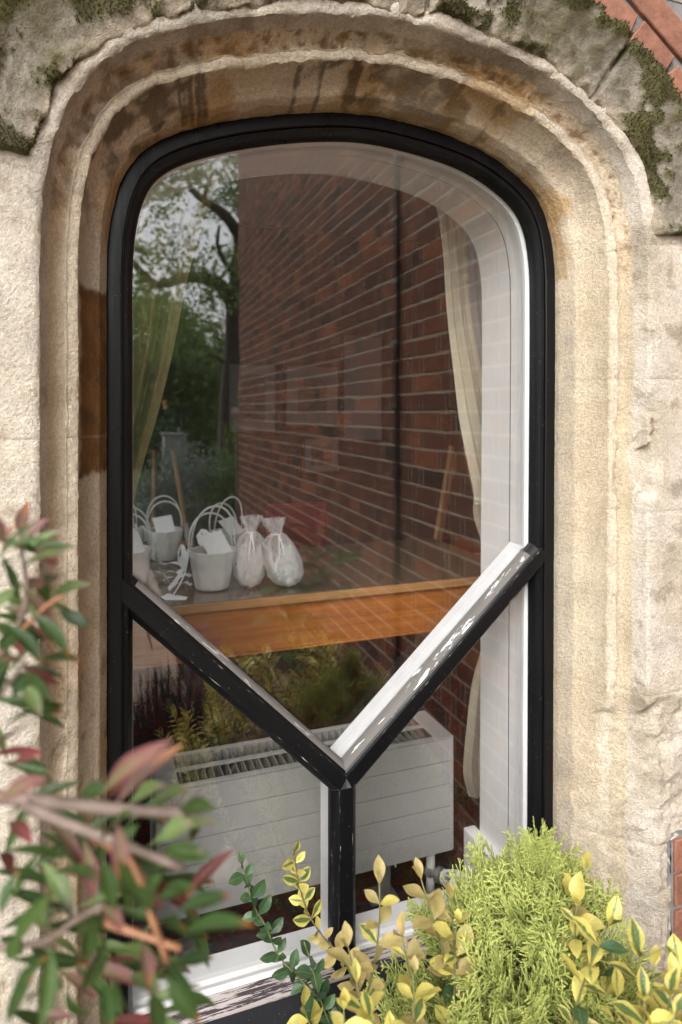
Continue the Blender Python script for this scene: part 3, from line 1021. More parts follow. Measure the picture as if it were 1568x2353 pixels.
pane([(0.480, -0.745), (0.944, -0.33), (0.944, SILL - 0.01), (0.480, SILL - 0.01)])['label'] = 'lower right pane'
# ------------------------------------------------------------------ the room behind
FLOOR = -1.235
RX0, RX1, RY1, RCEIL = -1.3, 3.3, 4.6, 1.65
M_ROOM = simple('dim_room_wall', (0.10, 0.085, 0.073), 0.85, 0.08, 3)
M_CEIL = simple('ceiling_paint', (0.7, 0.69, 0.67), 0.85, 0.05, 3)
def carpet_material():
    m, nt, b, _ = new_mat('patterned_red_carpet')
    co = wpos(nt)
    n = tnoise(nt, co, 16, 3, 0.6)
    v = N(nt, 'ShaderNodeTexVoronoi', Scale=30.0); nt.links.new(co, v.inputs['Vector'])
    v2 = N(nt, 'ShaderNodeTexVoronoi', Scale=55.0, feature='DISTANCE_TO_EDGE'); nt.links.new(co, v2.inputs['Vector'])
    c = ramp(nt, v.outputs['Distance'], [(0.15, (0.05, 0.009, 0.009)), (0.45, (0.07, 0.012, 0.011)), (0.6, (0.022, 0.018, 0.02))])
    c = mixn(nt, mathn(nt, 'MULTIPLY', ramp(nt, v2.outputs['Distance'], [(0.02, 1.0), (0.06, 0.0)]), ramp(nt, n, [(0.5, 0.0), (0.6, 0.5)])), c, (0.2, 0.11, 0.06))
    nt.links.new(c, b.inputs['Base Color'])
    b.inputs['Roughness'].default_value = 0.95
    b.inputs['Specular IOR Level'].default_value = 0.1
    bump(nt, b, tnoise(nt, co, 300, 3, 0.7), 0.6, 0.004)
    return m
M_CARPET = carpet_material()
o = sweep(PF[::2], NF[::2], [(-0.0425, 0.1125), (-0.0425, 0.235), (0.5, 0.235), (2.9, 0.236)], 'wall_front', M_PLASTER, None, False); tag(o, kind='structure')
def slabbox(name, a, b, m):
    return tag(MB().box(a, b).build(name, m), kind='structure')
slabbox('floor', (RX0, 0.02, FLOOR - 0.1), (RX1, RY1, FLOOR), M_CARPET)
# ceiling with an added opening, unseen from the camera, to light the table
for a, b in (((RX0, 0.237, RCEIL), (RX1, 0.32, RCEIL + 0.1)), ((RX0, 2.1, RCEIL), (RX1, RY1, RCEIL + 0.1)), ((RX0, 0.3205, RCEIL), (-1.1, 2.0995, RCEIL + 0.1)), ((1.6, 0.3205, RCEIL), (RX1, 2.0995, RCEIL + 0.1))):
    slabbox('ceiling', a, b, M_CEIL)
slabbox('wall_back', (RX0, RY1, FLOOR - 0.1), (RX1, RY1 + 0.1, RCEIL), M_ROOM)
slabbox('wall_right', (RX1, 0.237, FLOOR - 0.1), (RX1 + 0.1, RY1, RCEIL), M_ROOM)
# left wall with an added opening, out of view, to bring daylight in
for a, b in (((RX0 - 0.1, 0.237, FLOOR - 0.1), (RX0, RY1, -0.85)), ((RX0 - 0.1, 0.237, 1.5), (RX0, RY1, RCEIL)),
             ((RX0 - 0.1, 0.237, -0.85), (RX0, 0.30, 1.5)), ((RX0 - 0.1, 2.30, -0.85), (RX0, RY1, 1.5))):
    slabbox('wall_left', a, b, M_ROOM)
# skirting block at the foot of the right-hand reveal
sk = tag(MB().box((0.897, 0.113, FLOOR), (0.9300, 0.262, FLOOR + 0.172)).build('skirting', M_WHITE, bevel=0.004), 'white skirting block at the foot of the right window reveal', 'skirting')

# ------------------------------------------------------------------ radiator
M_RAD = simple('radiator_white_enamel', (0.34, 0.335, 0.325), 0.38, 0.03, 4, 0.05, 60)
M_RADIN = simple('radiator_inner_steel', (0.04, 0.038, 0.036), 0.55, 0.1, 8)
M_FIN = simple('grey_convector_steel', (0.20, 0.195, 0.19), 0.5, 0.1, 8)
M_METAL = simple('dull_pipe_metal', (0.38, 0.36, 0.34), 0.4, 0.15, 30, metal=0.6)
M_PLASTIC = simple('white_valve_plastic', (0.74, 0.73, 0.70), 0.35, 0.03, 5)
RA0, RA1 = 0.135, 0.868
RZ0, RZ1, RYF, RYB = -1.115, -0.829, 0.262, 0.42
rad = tag(empty('radiator', ((RA0 + RA1) / 2, (RYF + RYB) / 2, FLOOR)), 'low white radiator with grooved front and slatted top behind the lower panes', 'radiator')
RO = Vector(((RA0 + RA1) / 2, (RYF + RYB) / 2, FLOOR))
hgt = (RZ1 - RZ0) / 5
for k in range(5):
    z0 = RZ0 + k * hgt
    MB().box((RA0 + 0.003, RYF, z0 + 0.0007), (RA1 - 0.003, RYF + 0.014, z0 + hgt - 0.0007)).build('front_panel', M_RAD, rad, bevel=0.001).location = -RO
MB().box((RA0 + 0.004, RYF + 0.004, RZ0 + 0.002), (RA1 - 0.004, RYF + 0.016, RZ1 - 0.002)).build('panel_backing', M_RAD, rad).location = -RO
MB().box((RA0, RYB - 0.014, RZ0), (RA1, RYB, RZ1)).build('rear_panel', M_RAD, rad, bevel=0.002).location = -RO
for xa, xb in ((RA0 - 0.001, RA0 + 0.011), (RA1 - 0.011, RA1 + 0.001)):
    MB().box((xa, RYF - 0.0005, RZ0 + 0.001), (xb, RYB + 0.0005, RZ1 + 0.001)).build('end_cap', M_RAD, rad, bevel=0.004).location = -RO
grille = MB()
gy = [RYF, RYF + 0.016, (RYF + RYB) / 2 - 0.008, (RYF + RYB) / 2 + 0.008, RYB - 0.016, RYB]
for ya, yb in ((gy[0], gy[1]), (gy[2], gy[3]), (gy[4], gy[5])):
    grille.box((RA0, ya, RZ1 + 0.001), (RA1, yb, RZ1 + 0.0045))
for xa, xb in ((RA0, RA0 + 0.05), (RA1 - 0.05, RA1)):
    grille.box((xa, gy[1], RZ1 + 0.001), (xb, gy[2], RZ1 + 0.0045)); grille.box((xa, gy[3], RZ1 + 0.001), (xb, gy[4], RZ1 + 0.0045))
gr = grille.build('top_grille', M_RAD, rad, bevel=0.001); gr.location = -RO
fin = MB(); nf = 0
x = RA0 + 0.056
while x < RA1 - 0.054:
    for ya, yb in ((gy[1] - 0.002, gy[2] + 0.002), (gy[3] - 0.002, gy[4] + 0.002)):
        fin.box((x, ya, RZ1 - 0.05), (x + 0.0022, yb, RZ1 + 0.0020))
    x += 0.0185
fo = fin.build('convector_fins', M_FIN, rad); fo.location = -RO; fo['kind'] = 'stuff'
MB().box((RA0 + 0.012, RYF + 0.02, RZ0 + 0.02), (RA1 - 0.012, RYB - 0.02, RZ1 - 0.055)).build('water_channel', M_RADIN, rad).location = -RO
for bx in (0.68, 0.20):
    MB().box((bx, RYF + 0.05, FLOOR), (bx + 0.035, RYF + 0.055, RZ0 + 0.05)).box((bx - 0.02, RYF + 0.04, FLOOR), (bx + 0.055, RYF + 0.10, FLOOR + 0.004)).build('foot_bracket', M_METAL, rad).location = -RO
for bx in (0.715, 0.765):
    MB().box((bx, RYF + 0.02, RZ0 - 0.022), (bx + 0.003, RYF + 0.035, RZ0 + 0.02)).build('hook', M_PLASTIC, rad, bevel=0.001).location = -RO
vz = -1.180
pipe = MB().tube([(0.822, 0.298, RZ0 + 0.01), (0.822, 0.298, RZ0 - 0.02), (0.822, 0.298, FLOOR + 0.03), (0.822, 0.298, FLOOR)], [0.0115, 0.0115, 0.0115, 0.013], 12).build('pipe', M_PLASTIC, rad, smooth=True); pipe.location = -RO
MX = Matrix.Translation((0.822, 0.298, vz)) @ Matrix.Rotation(-1.0, 4, 'Z') @ Matrix.Rotation(math.pi / 2, 4, 'Y')
MB().lathe([(0.013, -0.012), (0.0165, -0.008), (0.0165, 0.006), (0.012, 0.008), (0.012, 0.018), (0.019, 0.019), (0.019, 0.030), (0.012, 0.031), (0.012, 0.036)], 16, MX).build('valve_body', M_METAL, rad, smooth=False).location = -RO
body_ = bpy.data.objects[-1] if False else [c for c in rad.children if c.name.startswith('valve_body')][0]
valve = MB().lathe([(0.016, 0.034), (0.018, 0.036), (0.018, 0.046), (0.013, 0.047)], 16, MX).build('valve_collar', M_PLASTIC, body_)
cap = MB().lathe([(0.0245, 0.066), (0.0275, 0.068), (0.0275, 0.074), (0.0262, 0.076), (0.0250, 0.112), (0.0235, 0.117), (0.017, 0.119)], 28, MX)
cap = cap.build('valve_cap', M_PLASTIC, body_)
for k in range(10):
    a = 2 * math.pi * k / 10
    p = MX @ Vector((0.0165 * math.cos(a), 0.0165 * math.sin(a), 0.044)); q = MX @ Vector((0.025 * math.cos(a), 0.025 * math.sin(a), 0.068))
    MB().tube([p, q], 0.0026, 6).build('rib', M_PLASTIC, body_)
rb = MB()
for k in range(28):
    a = 2 * math.pi * k / 28
    p = MX @ Vector((0.0266 * math.cos(a), 0.0266 * math.sin(a), 0.076)); q = MX @ Vector((0.0252 * math.cos(a), 0.0252 * math.sin(a), 0.111))
    rb.tube([p, q], 0.0007, 4)
o = rb.build('grip_ridges', M_PLASTIC, body_); o['kind'] = 'stuff'

# ------------------------------------------------------------------ table
M_TABLE = wood_material('varnished_mahogany', (0.28, 0.085, 0.016), (0.55, 0.20, 0.04), (0.6, 14, 14), 0.28, 5, 0.4)
M_TABLE_EDGE = wood_material('worn_table_edge', (0.36, 0.18, 0.065), (0.58, 0.31, 0.12), (0.6, 14, 14), 0.35, 6, 0.2)
M_TABLETOP = wood_material('polished_table_top', (0.10, 0.075, 0.05), (0.17, 0.13, 0.09), (0.6, 14, 14), 0.2, 5, 0.5)
TZ, TYF, TYB, TX0, TX1 = -0.556, 0.735, 1.42, -0.42, 1.42
table = tag(empty('table', ((TX0 + TX1) / 2, (TYF + TYB) / 2, FLOOR), 0.0), 'polished brown wooden table under the white baskets', 'table')
TO = Vector(((TX0 + TX1) / 2, (TYF + TYB) / 2, FLOOR))
def tpart(mb, name, m, bev=0.002):
    o = mb.build(name, m, table, bevel=bev); o.location = -TO; return o
tpart(MB().box((TX0, TYF + 0.002, TZ - 0.022), (TX1, TYB, TZ)), 'table_top', M_TABLETOP)
tpart(MB().box((TX0, TYF - 0.006, TZ - 0.026), (TX1, TYF + 0.0015, TZ - 0.002)), 'edge_strip', M_TABLE_EDGE, 0.0015)
tpart(MB().box((TX0 + 0.02, TYF + 0.012, TZ - 0.165), (TX1 - 0.02, TYF + 0.034, TZ - 0.023)), 'apron', M_TABLE)
tpart(MB().box((TX0 + 0.02, TYF + 0.008, TZ - 0.172), (TX1 - 0.02, TYF + 0.036, TZ - 0.1655)), 'apron_bead', M_TABLE, 0.003)
tpart(MB().box((TX0 + 0.02, TYB - 0.034, TZ - 0.165), (TX1 - 0.02, TYB - 0.012, TZ - 0.023)), 'apron', M_TABLE)
for xa in (TX0 + 0.02, TX1 - 0.042):
    tpart(MB().box((xa, TYF + 0.036, TZ - 0.165), (xa + 0.022, TYB - 0.036, TZ - 0.023)), 'apron', M_TABLE)
for xa in (TX0 + 0.03, TX1 - 0.085):
    for ya in (TYF + 0.04, TYB - 0.09):
        m4 = MB(); c = Vector((xa + 0.025, ya + 0.025, 0))
        m4.lathe([(0.026, FLOOR), (0.020, FLOOR + 0.03), (0.017, FLOOR + 0.12), (0.027, FLOOR + 0.3), (0.03, TZ - 0.19), (0.032, TZ - 0.1), (0.032, TZ - 0.024)], 12, Matrix.Translation(c))
        tpart(m4, 'leg', M_TABLE, 0)

# ------------------------------------------------------------------ satin baskets with pearl handles
def satin_material(name, col, rough=0.38):
    m, nt, b, _ = new_mat(name)
    n = tnoise(nt, coords(nt), 30, 4, 0.6)
    nt.links.new(ramp(nt, n, [(0.3, tuple(c * 0.93 for c in col)), (0.7, col)]), b.inputs['Base Color'])
    b.inputs['Roughness'].default_value = rough
    b.inputs['Sheen Weight'].default_value = 0.3
    bump(nt, b, n, 0.12, 0.003)
    return m
M_SATIN = satin_material('white_satin', (0.92, 0.92, 0.905))
M_PEARL = simple('pearl_bead', (0.84, 0.83, 0.80), 0.16, 0.02)
M_CARD = simple('white_card', (0.88, 0.88, 0.87), 0.65, 0.02)
M_PETAL = simple('dried_rose_petals', (0.30, 0.06, 0.09), 0.8, 0.4, 60)
def ribbon(mb, pts, w, up=Vector((0, 0, 1)), twist=0.0):
    pts = [Vector(p) for p in pts]
    n = len(pts); v = []
    for i, p in enumerate(pts):
        d = (pts[min(i + 1, n - 1)] - pts[max(0, i - 1)]).normalized()
        s = d.cross(up)
        s = s.normalized() if s.length > 1e-4 else Vector((1, 0, 0))
        s = Matrix.Rotation(twist * i / n, 3, d) @ s
        ww = w[i] if hasattr(w, '__len__') else w
        v += [p - s * ww / 2, p + s * ww / 2]
    f = [(2 * i, 2 * i + 1, 2 * i + 3, 2 * i + 2) for i in range(n - 1)]
    return mb.add(v, f)
def make_basket(loc, rz, sc, label, card_tilt=0.25, seed=0):
    r = random.Random(seed)
    b = tag(empty('basket', loc, rz), label, 'basket', 'white satin flower baskets on the table')
    b.scale = (sc, sc, sc)
    # pleated eight-panel pail
    v, f = [], []
    prof = [(0.046, 0.002), (0.050, 0.006), (0.0535, 0.02), (0.0585, 0.045), (0.0635, 0.075), (0.068, 0.104), (0.0695, 0.112), (0.0685, 0.1145), (0.0660, 0.112), (0.062, 0.085)]
    nseg = 80
    for rr, z in prof:
        for k in range(nseg):
            a = 2 * math.pi * k / nseg
            bulge = math.cos(math.pi / 10) / math.cos((a % (2 * math.pi / 10)) - math.pi / 10) * (0.985 if k % 8 == 0 else 1.0) + 0.006 * math.sin(a * 5 + z * 60 + seed)
            v.append((rr * bulge * math.cos(a), rr * bulge * math.sin(a), z))
    for i in range(len(prof) - 1):
        for k in range(nseg):
            a, c = i * nseg + k, i * nseg + (k + 1) % nseg
            f.append((a, c, c + nseg, a + nseg))
    f.append(tuple(range(nseg))[::-1])
    obj('pail', mesh_of('pail', v, f, M_SATIN), b).data.set_sharp_from_angle(angle=0.42)
    MB().lathe([(0.0615, 0.078), (0.04, 0.088), (0.001, 0.093)], 20, cap=False).build('petals', M_PETAL, b, smooth=True)
    for sy in (-1, 1):
        h = MB()
        for k in range(57):
            t = k / 56
            a = math.pi * t
            x = -0.064 * math.cos(a) * (1 + 0.12 * math.sin(a))
            z = 0.102 + 0.142 * math.sin(a) ** 0.8 * (1.0 if sy < 0 else 0.80)
            h.sphere((x, sy * (0.010 + 0.022 * math.sin(a)), z), 0.0034, 8, 5)
        h.build('pearl_handle', M_PEARL, b, smooth=True)
    for sx in (-1, 1):
        bow = MB()
        base = Vector((sx * 0.071, -0.004, 0.092))
        for q in (-1, 1):
            lp = []
            for k in range(9):
                a = math.pi * 2 * k / 8
                lp.append(base + Vector((sx * (0.006 + 0.010 * (1 - math.cos(a)) / 2), q * 0.042 * (1 - math.cos(a)) / 2 * 1.1, 0.016 * math.sin(a) + 0.010 * (1 - math.cos(a)) / 2)))
            ribbon(bow, lp, [0.008 + 0.036 * abs(math.sin(math.pi * k / 8)) for k in range(9)], Vector((sx, 0, 0.3)))
        for q in (-1, 1):
            tl = [base + Vector((sx * (0.004 + 0.012 * t + 0.034 * t * t), q * (0.006 + 0.026 * t), -0.088 * t)) for t in [i / 7 for i in range(8)]]
            ribbon(bow, tl, 0.024, Vector((sx, 0, 0)))
        bo = bow.build('bow', M_SATIN, b, smooth=True)
        MB().sphere(base + Vector((sx * 0.010, 0, 0)), 0.005).build('pearl', M_PEARL, bo, smooth=True)
    # folded tent card lying in the mouth
    c = MB()
    A = [(-0.022, -0.052, 0.104), (0.046, -0.048, 0.112), (0.026, -0.008, 0.165 + card_tilt * 0.02), (-0.044, -0.008, 0.158), (0.026, 0.045, 0.150), (-0.042, 0.05, 0.145)]
    c.add(A, [(0, 1, 2, 3), (3, 2, 4, 5)])
    co = c.build('card', M_CARD, b)
    return b
bpos = at_z(488, 1352, TZ); make_basket((bpos.x, bpos.y, TZ + 0.0005), 0.10, 1.08, 'white satin basket with pearl handle and card, nearest the organza bags', seed=1)
bpos2 = at_z(378, 1286, TZ); make_basket((bpos2.x, bpos2.y, TZ + 0.0005), -0.2, 1.0, 'white satin basket standing behind at left, its own card showing', seed=2)
bpos3 = at_z(520, 1292, TZ); make_basket((bpos3.x, bpos3.y, TZ + 0.0005), 0.5, 1.0, 'white satin basket mostly hidden behind the front basket', seed=3)
bpos4 = at_z(296, 1350, TZ); make_basket((bpos4.x, bpos4.y, TZ + 0.0005), 0.0, 1.06, 'white satin basket cut off by the left window frame', seed=4)
bpos5 = at_z(272, 1290, TZ); make_basket((bpos5.x, bpos5.y, TZ + 0.0005), 0.3, 1.0, 'white satin basket farthest left, only its pearl handle showing', seed=5)

# ribbons lying on the table
for i, (pa, pb, sag, wd) in enumerate([((345, 1302), (425, 1300), 8, 0.022), ((350, 1322), (425, 1318), 6, 0.018), ((360, 1338), (440, 1330), -4, 0.026), ((395, 1352), (440, 1345), 5, 0.02)]):
    A, B = at_z(*pa, TZ), at_z(*pb, TZ)
    pts = []
    for k in range(13):
        t = k / 12
        q = A.lerp(B, t); q.z = TZ + 0.004 + 0.010 * abs(math.sin(t * 7 + i)); q.y += 0.012 * math.sin(t * 5 + i * 2)
        pts.append(q)
    rbm = MB(); ribbon(rbm, pts, wd, Vector((0, 0.3, 1)), 0.5)
    o = rbm.build('ribbon', M_SATIN, None, smooth=True)
    tag(o, ['loose white ribbon lying farthest back between the baskets', 'loose white ribbon stretched straight in the middle of the tangle', 'loose white ribbon curling to the foot of the front basket', 'loose white ribbon end lying nearest the table edge'][i], 'ribbon', 'loose ribbons on the table')
pp = [at_z(370, 1374, TZ), at_z(410, 1392, TZ), at_z(432, 1374, TZ), at_z(385, 1366, TZ)]
pp[1].z -= 0.012; pp[1].y -= 0.008
o = MB().add([q + Vector((0, 0, 0.003)) for q in pp], [(0, 1, 2, 3)]).build('paper_sheet', M_CARD)
tag(o, 'white paper corner sticking out over the table edge', 'paper')

# ------------------------------------------------------------------ organza bags
def organza():
    m, nt, b, out = new_mat('white_organza')
    b.inputs['Base Color'].default_value = (0.92, 0.92, 0.92, 1)
    b.inputs['Roughness'].default_value = 0.35
    n = tnoise(nt, coords(nt), 60, 3, 0.6, (1, 1, 0.25))
    bump(nt, b, n, 0.5, 0.004)
    tr = N(nt, 'ShaderNodeBsdfTransparent')
    lw = N(nt, 'ShaderNodeLayerWeight', Blend=0.35)
    f = mathn(nt, 'ADD', mathn(nt, 'MULTIPLY', lw.outputs['Facing'], 0.5), 0.26, clamp=True)
    f = mathn(nt, 'ADD', f, mathn(nt, 'MULTIPLY', mathn(nt, 'SUBTRACT', n, 0.5), 0.5), clamp=True)
    mx = N(nt, 'ShaderNodeMixShader')
    nt.links.new(f, mx.inputs[0]); nt.links.new(tr.outputs[0], mx.inputs[1]); nt.links.new(b.outputs[0], mx.inputs[2])
    nt.links.new(mx.outputs[0], out.inputs['Surface'])
    return m
M_ORG = organza()
def make_bag(loc, rz, w, h, lean, label, seed):
    r = random.Random(seed)
    b = tag(empty('organza_bag', loc, rz), label, 'bag', 'organza bags on the table')
    prof = [(0.10, 0.0), (0.62, 0.05), (0.90, 0.18), (1.0, 0.36), (0.93, 0.52), (0.70, 0.66), (0.38, 0.75), (0.22, 0.79), (0.30, 0.84), (0.44, 0.92), (0.52, 1.0)]
    v, f = [], []
    n = 40
    for pr, pz in prof:
        for k in range(n):
            a = 2 * math.pi * k / n
            wr = 1 + (0.13 if pz < 0.7 else 0.28) * math.sin(a * (7 if pz > 0.6 else 4) + pz * 6 + seed) * (0.4 + pz) + 0.22 * noise.noise(Vector((math.cos(a) * 2.5, math.sin(a) * 2.5, pz * 7 + seed)))
            v.append((w * pr * wr * math.cos(a) + lean * pz * h, w * 0.62 * pr * wr * math.sin(a), h * pz + 0.006 * noise.noise(Vector((math.cos(a) * 3, math.sin(a) * 3, pz * 4 + seed))) * (1 if pz > 0.9 else 0.3) + 0.004))
    for i in range(len(prof) - 1):
        for k in range(n):
            a, c = i * n + k, i * n + (k + 1) % n
            f.append((a, c, c + n, a + n))
    f.append(tuple(range(n))[::-1])
    obj('sack', mesh_of('sack', v, f, M_ORG), b)
    papers = MB()
    for k in range(80):
        a = r.uniform(0, 6.28); rr = math.sqrt(r.random()) * w * 0.72
        z0 = r.uniform(0.03, 0.30) * h; L = r.uniform(0.25, 0.40) * h
        tilt = Vector((r.uniform(-0.45, 0.45), r.uniform(-0.25, 0.25), 1)).normalized()
        ctr = Vector((rr * math.cos(a) + lean * z0, rr * 0.5 * math.sin(a), z0))
        s = tilt.cross(Vector((math.cos(a * 3), math.sin(a * 3), 0.2))).normalized() * r.uniform(0.006, 0.013)
        k2 = tilt.cross(s).normalized() * 0.003
        pv = []
        for q_ in (ctr - s, ctr + s, ctr + s + tilt * L, ctr - s + tilt * L, ctr + k2):
            pz_ = min(0.74, max(0.03, q_.z / h)); lim = np.interp(pz_, [q2[1] for q2 in prof], [q2[0] for q2 in prof]) * w * 0.80
            xx_, yy_ = q_.x - lean * q_.z, q_.y / 0.62
            kk = min(1.0, lim / max(1e-6, math.hypot(xx_, yy_)))
            pv.append((xx_ * kk + lean * pz_ * h, yy_ * kk * 0.62, pz_ * h))
        papers.add(pv, [(0, 1, 2, 3), (0, 4, 3), (1, 2, 4)])
    papers.build('paper_cones', M_CARD, b)['kind'] = 'stuff'
    tie = MB()
    tie.tube([(w * 0.27 * math.cos(t) + lean * 0.79 * h, w * 0.2 * math.sin(t), 0.79 * h) for t in np.linspace(0, 6.3, 20)], 0.0016, 5)
    ribbon(tie, [(lean * 0.79 * h + 0.002 + 0.010 * t, -w * 0.25 - 0.018 * math.sin(t * 2.2), 0.79 * h - 0.075 * t) for t in np.linspace(0, 1, 9)], 0.005, Vector((0, 1, 0)))
    ribbon(tie, [(lean * 0.79 * h - 0.012 * t, -w * 0.25 - 0.020 * math.sin(t * 2.5), 0.79 * h - 0.11 * t) for t in np.linspace(0, 1, 9)], 0.005, Vector((0, 1, 0)))
    tie.build('drawstring', M_SATIN, b, smooth=True)
    return b
q = at_z(572, 1352, TZ); make_bag((q.x, q.y, TZ), -0.2, 0.053, 0.225, 0.04, 'white organza bag of paper cones beside the front basket', 3)
q = at_z(664, 1350, TZ); make_bag((q.x, q.y, TZ), 0.15, 0.062, 0.22, -0.24, 'white organza bag of paper cones farthest from the baskets', 8)

# ------------------------------------------------------------------ curtains
def cloth_material(name, a, bcol, trans=0.25):
    m, nt, b, out = new_mat(name)
    co = coords(nt)
    w = tnoise(nt, co, 190, 3, 0.7, (1, 1, 3))
    n = tnoise(nt, co, 9, 4, 0.6)
    c = mixn(nt, n, a, bcol)
    c = mixn(nt, 1.0, c, ramp(nt, w, [(0.3, (0.8, 0.8, 0.78)), (0.7, (1.1, 1.1, 1.08))]), 'MULTIPLY')
    nt.links.new(c, b.inputs['Base Color'])
    b.inputs['Roughness'].default_value = 0.85
    b.inputs['Sheen Weight'].default_value = 0.2
    bump(nt, b, w, 0.4, 0.002)
    translucent_mix(nt, b, out, c, trans)
    return m
M_CURT_L = cloth_material('olive_cream_curtain', (0.25, 0.21, 0.085), (0.46, 0.40, 0.22), 0.0)
M_CURT_R = cloth_material('cream_brocade_curtain', (0.55, 0.49, 0.36), (0.70, 0.65, 0.53))
M_LINING = cloth_material('white_curtain_lining', (0.66, 0.65, 0.62), (0.76, 0.75, 0.72), 0.35)
def drape(name, rows, ybase, folds, depth, m, parent, ph=0.0, thick=0.0):
    """rows: (z, x_from, x_to) from top to bottom; folds run down the cloth"""
    rows = sorted(rows, key=lambda t: -t[0])
    zs = np.array([r_[0] for r_ in rows]); xa = np.array([r_[1] for r_ in rows]); xb = np.array([r_[2] for r_ in rows])
    nz, nu = 90, 84
    v, f = [], []
    Z = np.linspace(zs[0], zs[-1], nz)
    A = np.interp(-Z, -zs, xa); B = np.interp(-Z, -zs, xb)
    ker = np.ones(9) / 9
    A = np.convolve(np.pad(A, 4, 'edge'), ker, 'valid'); B = np.convolve(np.pad(B, 4, 'edge'), ker, 'valid')
    for i in range(nz):
        for k in range(nu):
            u = k / (nu - 1)
            x = A[i] + (B[i] - A[i]) * u
            fold = math.sin(2 * math.pi * folds * u + ph + 0.5 * math.sin(Z[i] * 4)) + 0.45 * math.sin(2 * math.pi * folds * 1.7 * u + ph * 2 + Z[i])
            y = ybase + depth * fold * min(1.0, abs(B[i] - A[i]) / 0.12) + 0.008 * noise.noise(Vector((x * 9, Z[i] * 5, ph)))
            v.append((x, y, Z[i]))
    for i in range(nz - 1):
        for k in range(nu - 1):
            f.append((i * nu + k, (i + 1) * nu + k, (i + 1) * nu + k + 1, i * nu + k + 1))
    return obj(name, mesh_of(name, v, f, m), parent)
yc = 0.33
def cx(px, py): 
    p = at(px, py, yc); return p.z, p.x
cl = tag(empty('curtain', (0, 0, 0)), 'olive cream curtain swept back to the left side of the window', 'curtain', 'curtains inside the window')
rows = []
for px, py in ((560, 330), (500, 430), (462, 520), (438, 620), (415, 740), (392, 860), (362, 960), (335, 1060), (312, 1120), (296, 1180)):
    z, x = cx(px, py); rows.append((z, x - 0.30 + 0.10 * sstep(0.5, -0.2, z), x))
rows.append((1.3, rows[0][1] + 0.05, rows[0][2] + 0.12)); rows.append((-1.2, -0.20, 0.02))
drape('drape', rows, yc + 0.02, 5.0, 0.026, M_CURT_L, cl, 0.6)
cr_ = tag(empty('curtain', (0, 0, 0)), 'cream brocade curtain swept back to the right side of the window', 'curtain', 'curtains inside the window')
rows = []
for px, py in ((985, 360), (1000, 450), (1014, 540), (1022, 640), (1030, 740), (1044, 850), (1056, 950), (1070, 1040), (1088, 1120), (1097, 1160)):
    z, x = cx(px, py); rows.append((z, x, x + 0.068 + 0.03 * sstep(0.3, -0.1, z)))
rows.append((1.3, rows[0][1] - 0.12, rows[0][2] + 0.02))
drape('drape', rows, yc, 2.2, 0.010, M_CURT_R, cr_, 2.2)
rows2 = [(r_[0], r_[2] - 0.004, r_[2] + 0.16) for r_ in rows]
drape('lining', rows2, yc + 0.03, 3.0, 0.010, M_LINING, cr_, 0.4)
rows = []
for px, py in ((1096, 1130), (1086, 1165), (1092, 1195), (1112, 1250), (1112, 1480), (1090, 1560), (1078, 1640), (1070, 1720), (1068, 1800), (1088, 1835)):
    p_ = at(px, py, 0.40); rows.append((p_.z, p_.x, p_.x + 0.08))
drape('tail', rows, 0.40, 2.0, 0.010, M_CURT_R, cr_, 1.0)

# ------------------------------------------------------------------ things farther inside the room
M_FRAME = wood_material('dark_picture_frame', (0.05, 0.02, 0.012), (0.11, 0.05, 0.03), (3, 3, 3), 0.4)
M_MAT = simple('cream_picture_mount', (0.40, 0.385, 0.365), 0.8, 0.05)
M_PRINT = simple('faded_brown_print', (0.20, 0.15, 0.12), 0.7, 0.6, 14)
BWY = RY1 - 0.002
def picture(x0, y0, x1, y1, label, fw=0.035, mat=True):
    a = at(x0, y0, BWY); b = at(x1, y1, BWY)
    c = empty('picture_frame', ((a.x + b.x) / 2, BWY, min(a.z, b.z)))
    tag(c, label, 'picture', 'pictures on the back wall of the room')
    w, h = abs(b.x - a.x), abs(a.z - b.z)
    fr = MB()
    fr.box((-w / 2, -0.03, 0), (-w / 2 + fw, 0, h)).box((w / 2 - fw, -0.03, 0), (w / 2, 0, h)).box((-w / 2 + fw, -0.03, 0), (w / 2 - fw, 0, fw)).box((-w / 2 + fw, -0.03, h - fw), (w / 2 - fw, 0, h))
    fr.build('frame', M_FRAME, c, bevel=0.003)
    MB().box((-w / 2 + fw, -0.014, fw), (w / 2 - fw, -0.006, h - fw)).build('mount', M_MAT, c)
    i = min(w, h) * 0.26
    MB().box((-w / 2 + i, -0.017, i), (w / 2 - i, -0.0145, h - i)).build('print', M_PRINT, c)
picture(648, 832, 784, 985, 'dark framed picture seen dimly beside the grey board')
picture(516, 828, 640, 1000, 'dark framed picture seen dimly at the left of the back wall')
picture(690, 1000, 784, 1090, 'small dark framed picture below the larger one')
M_BOARD = simple('grey_display_board', (0.42, 0.41, 0.40), 0.7, 0.05)
a, b = at(792, 772, BWY - 0.05), at(876, 1010, BWY - 0.05)
o = MB().box((a.x, BWY - 0.06, b.z), (b.x, BWY - 0.035, a.z)).build('display_board', M_BOARD, bevel=0.003)
tag(o, 'pale grey board on the back wall, faint behind the reflected bricks', 'board')
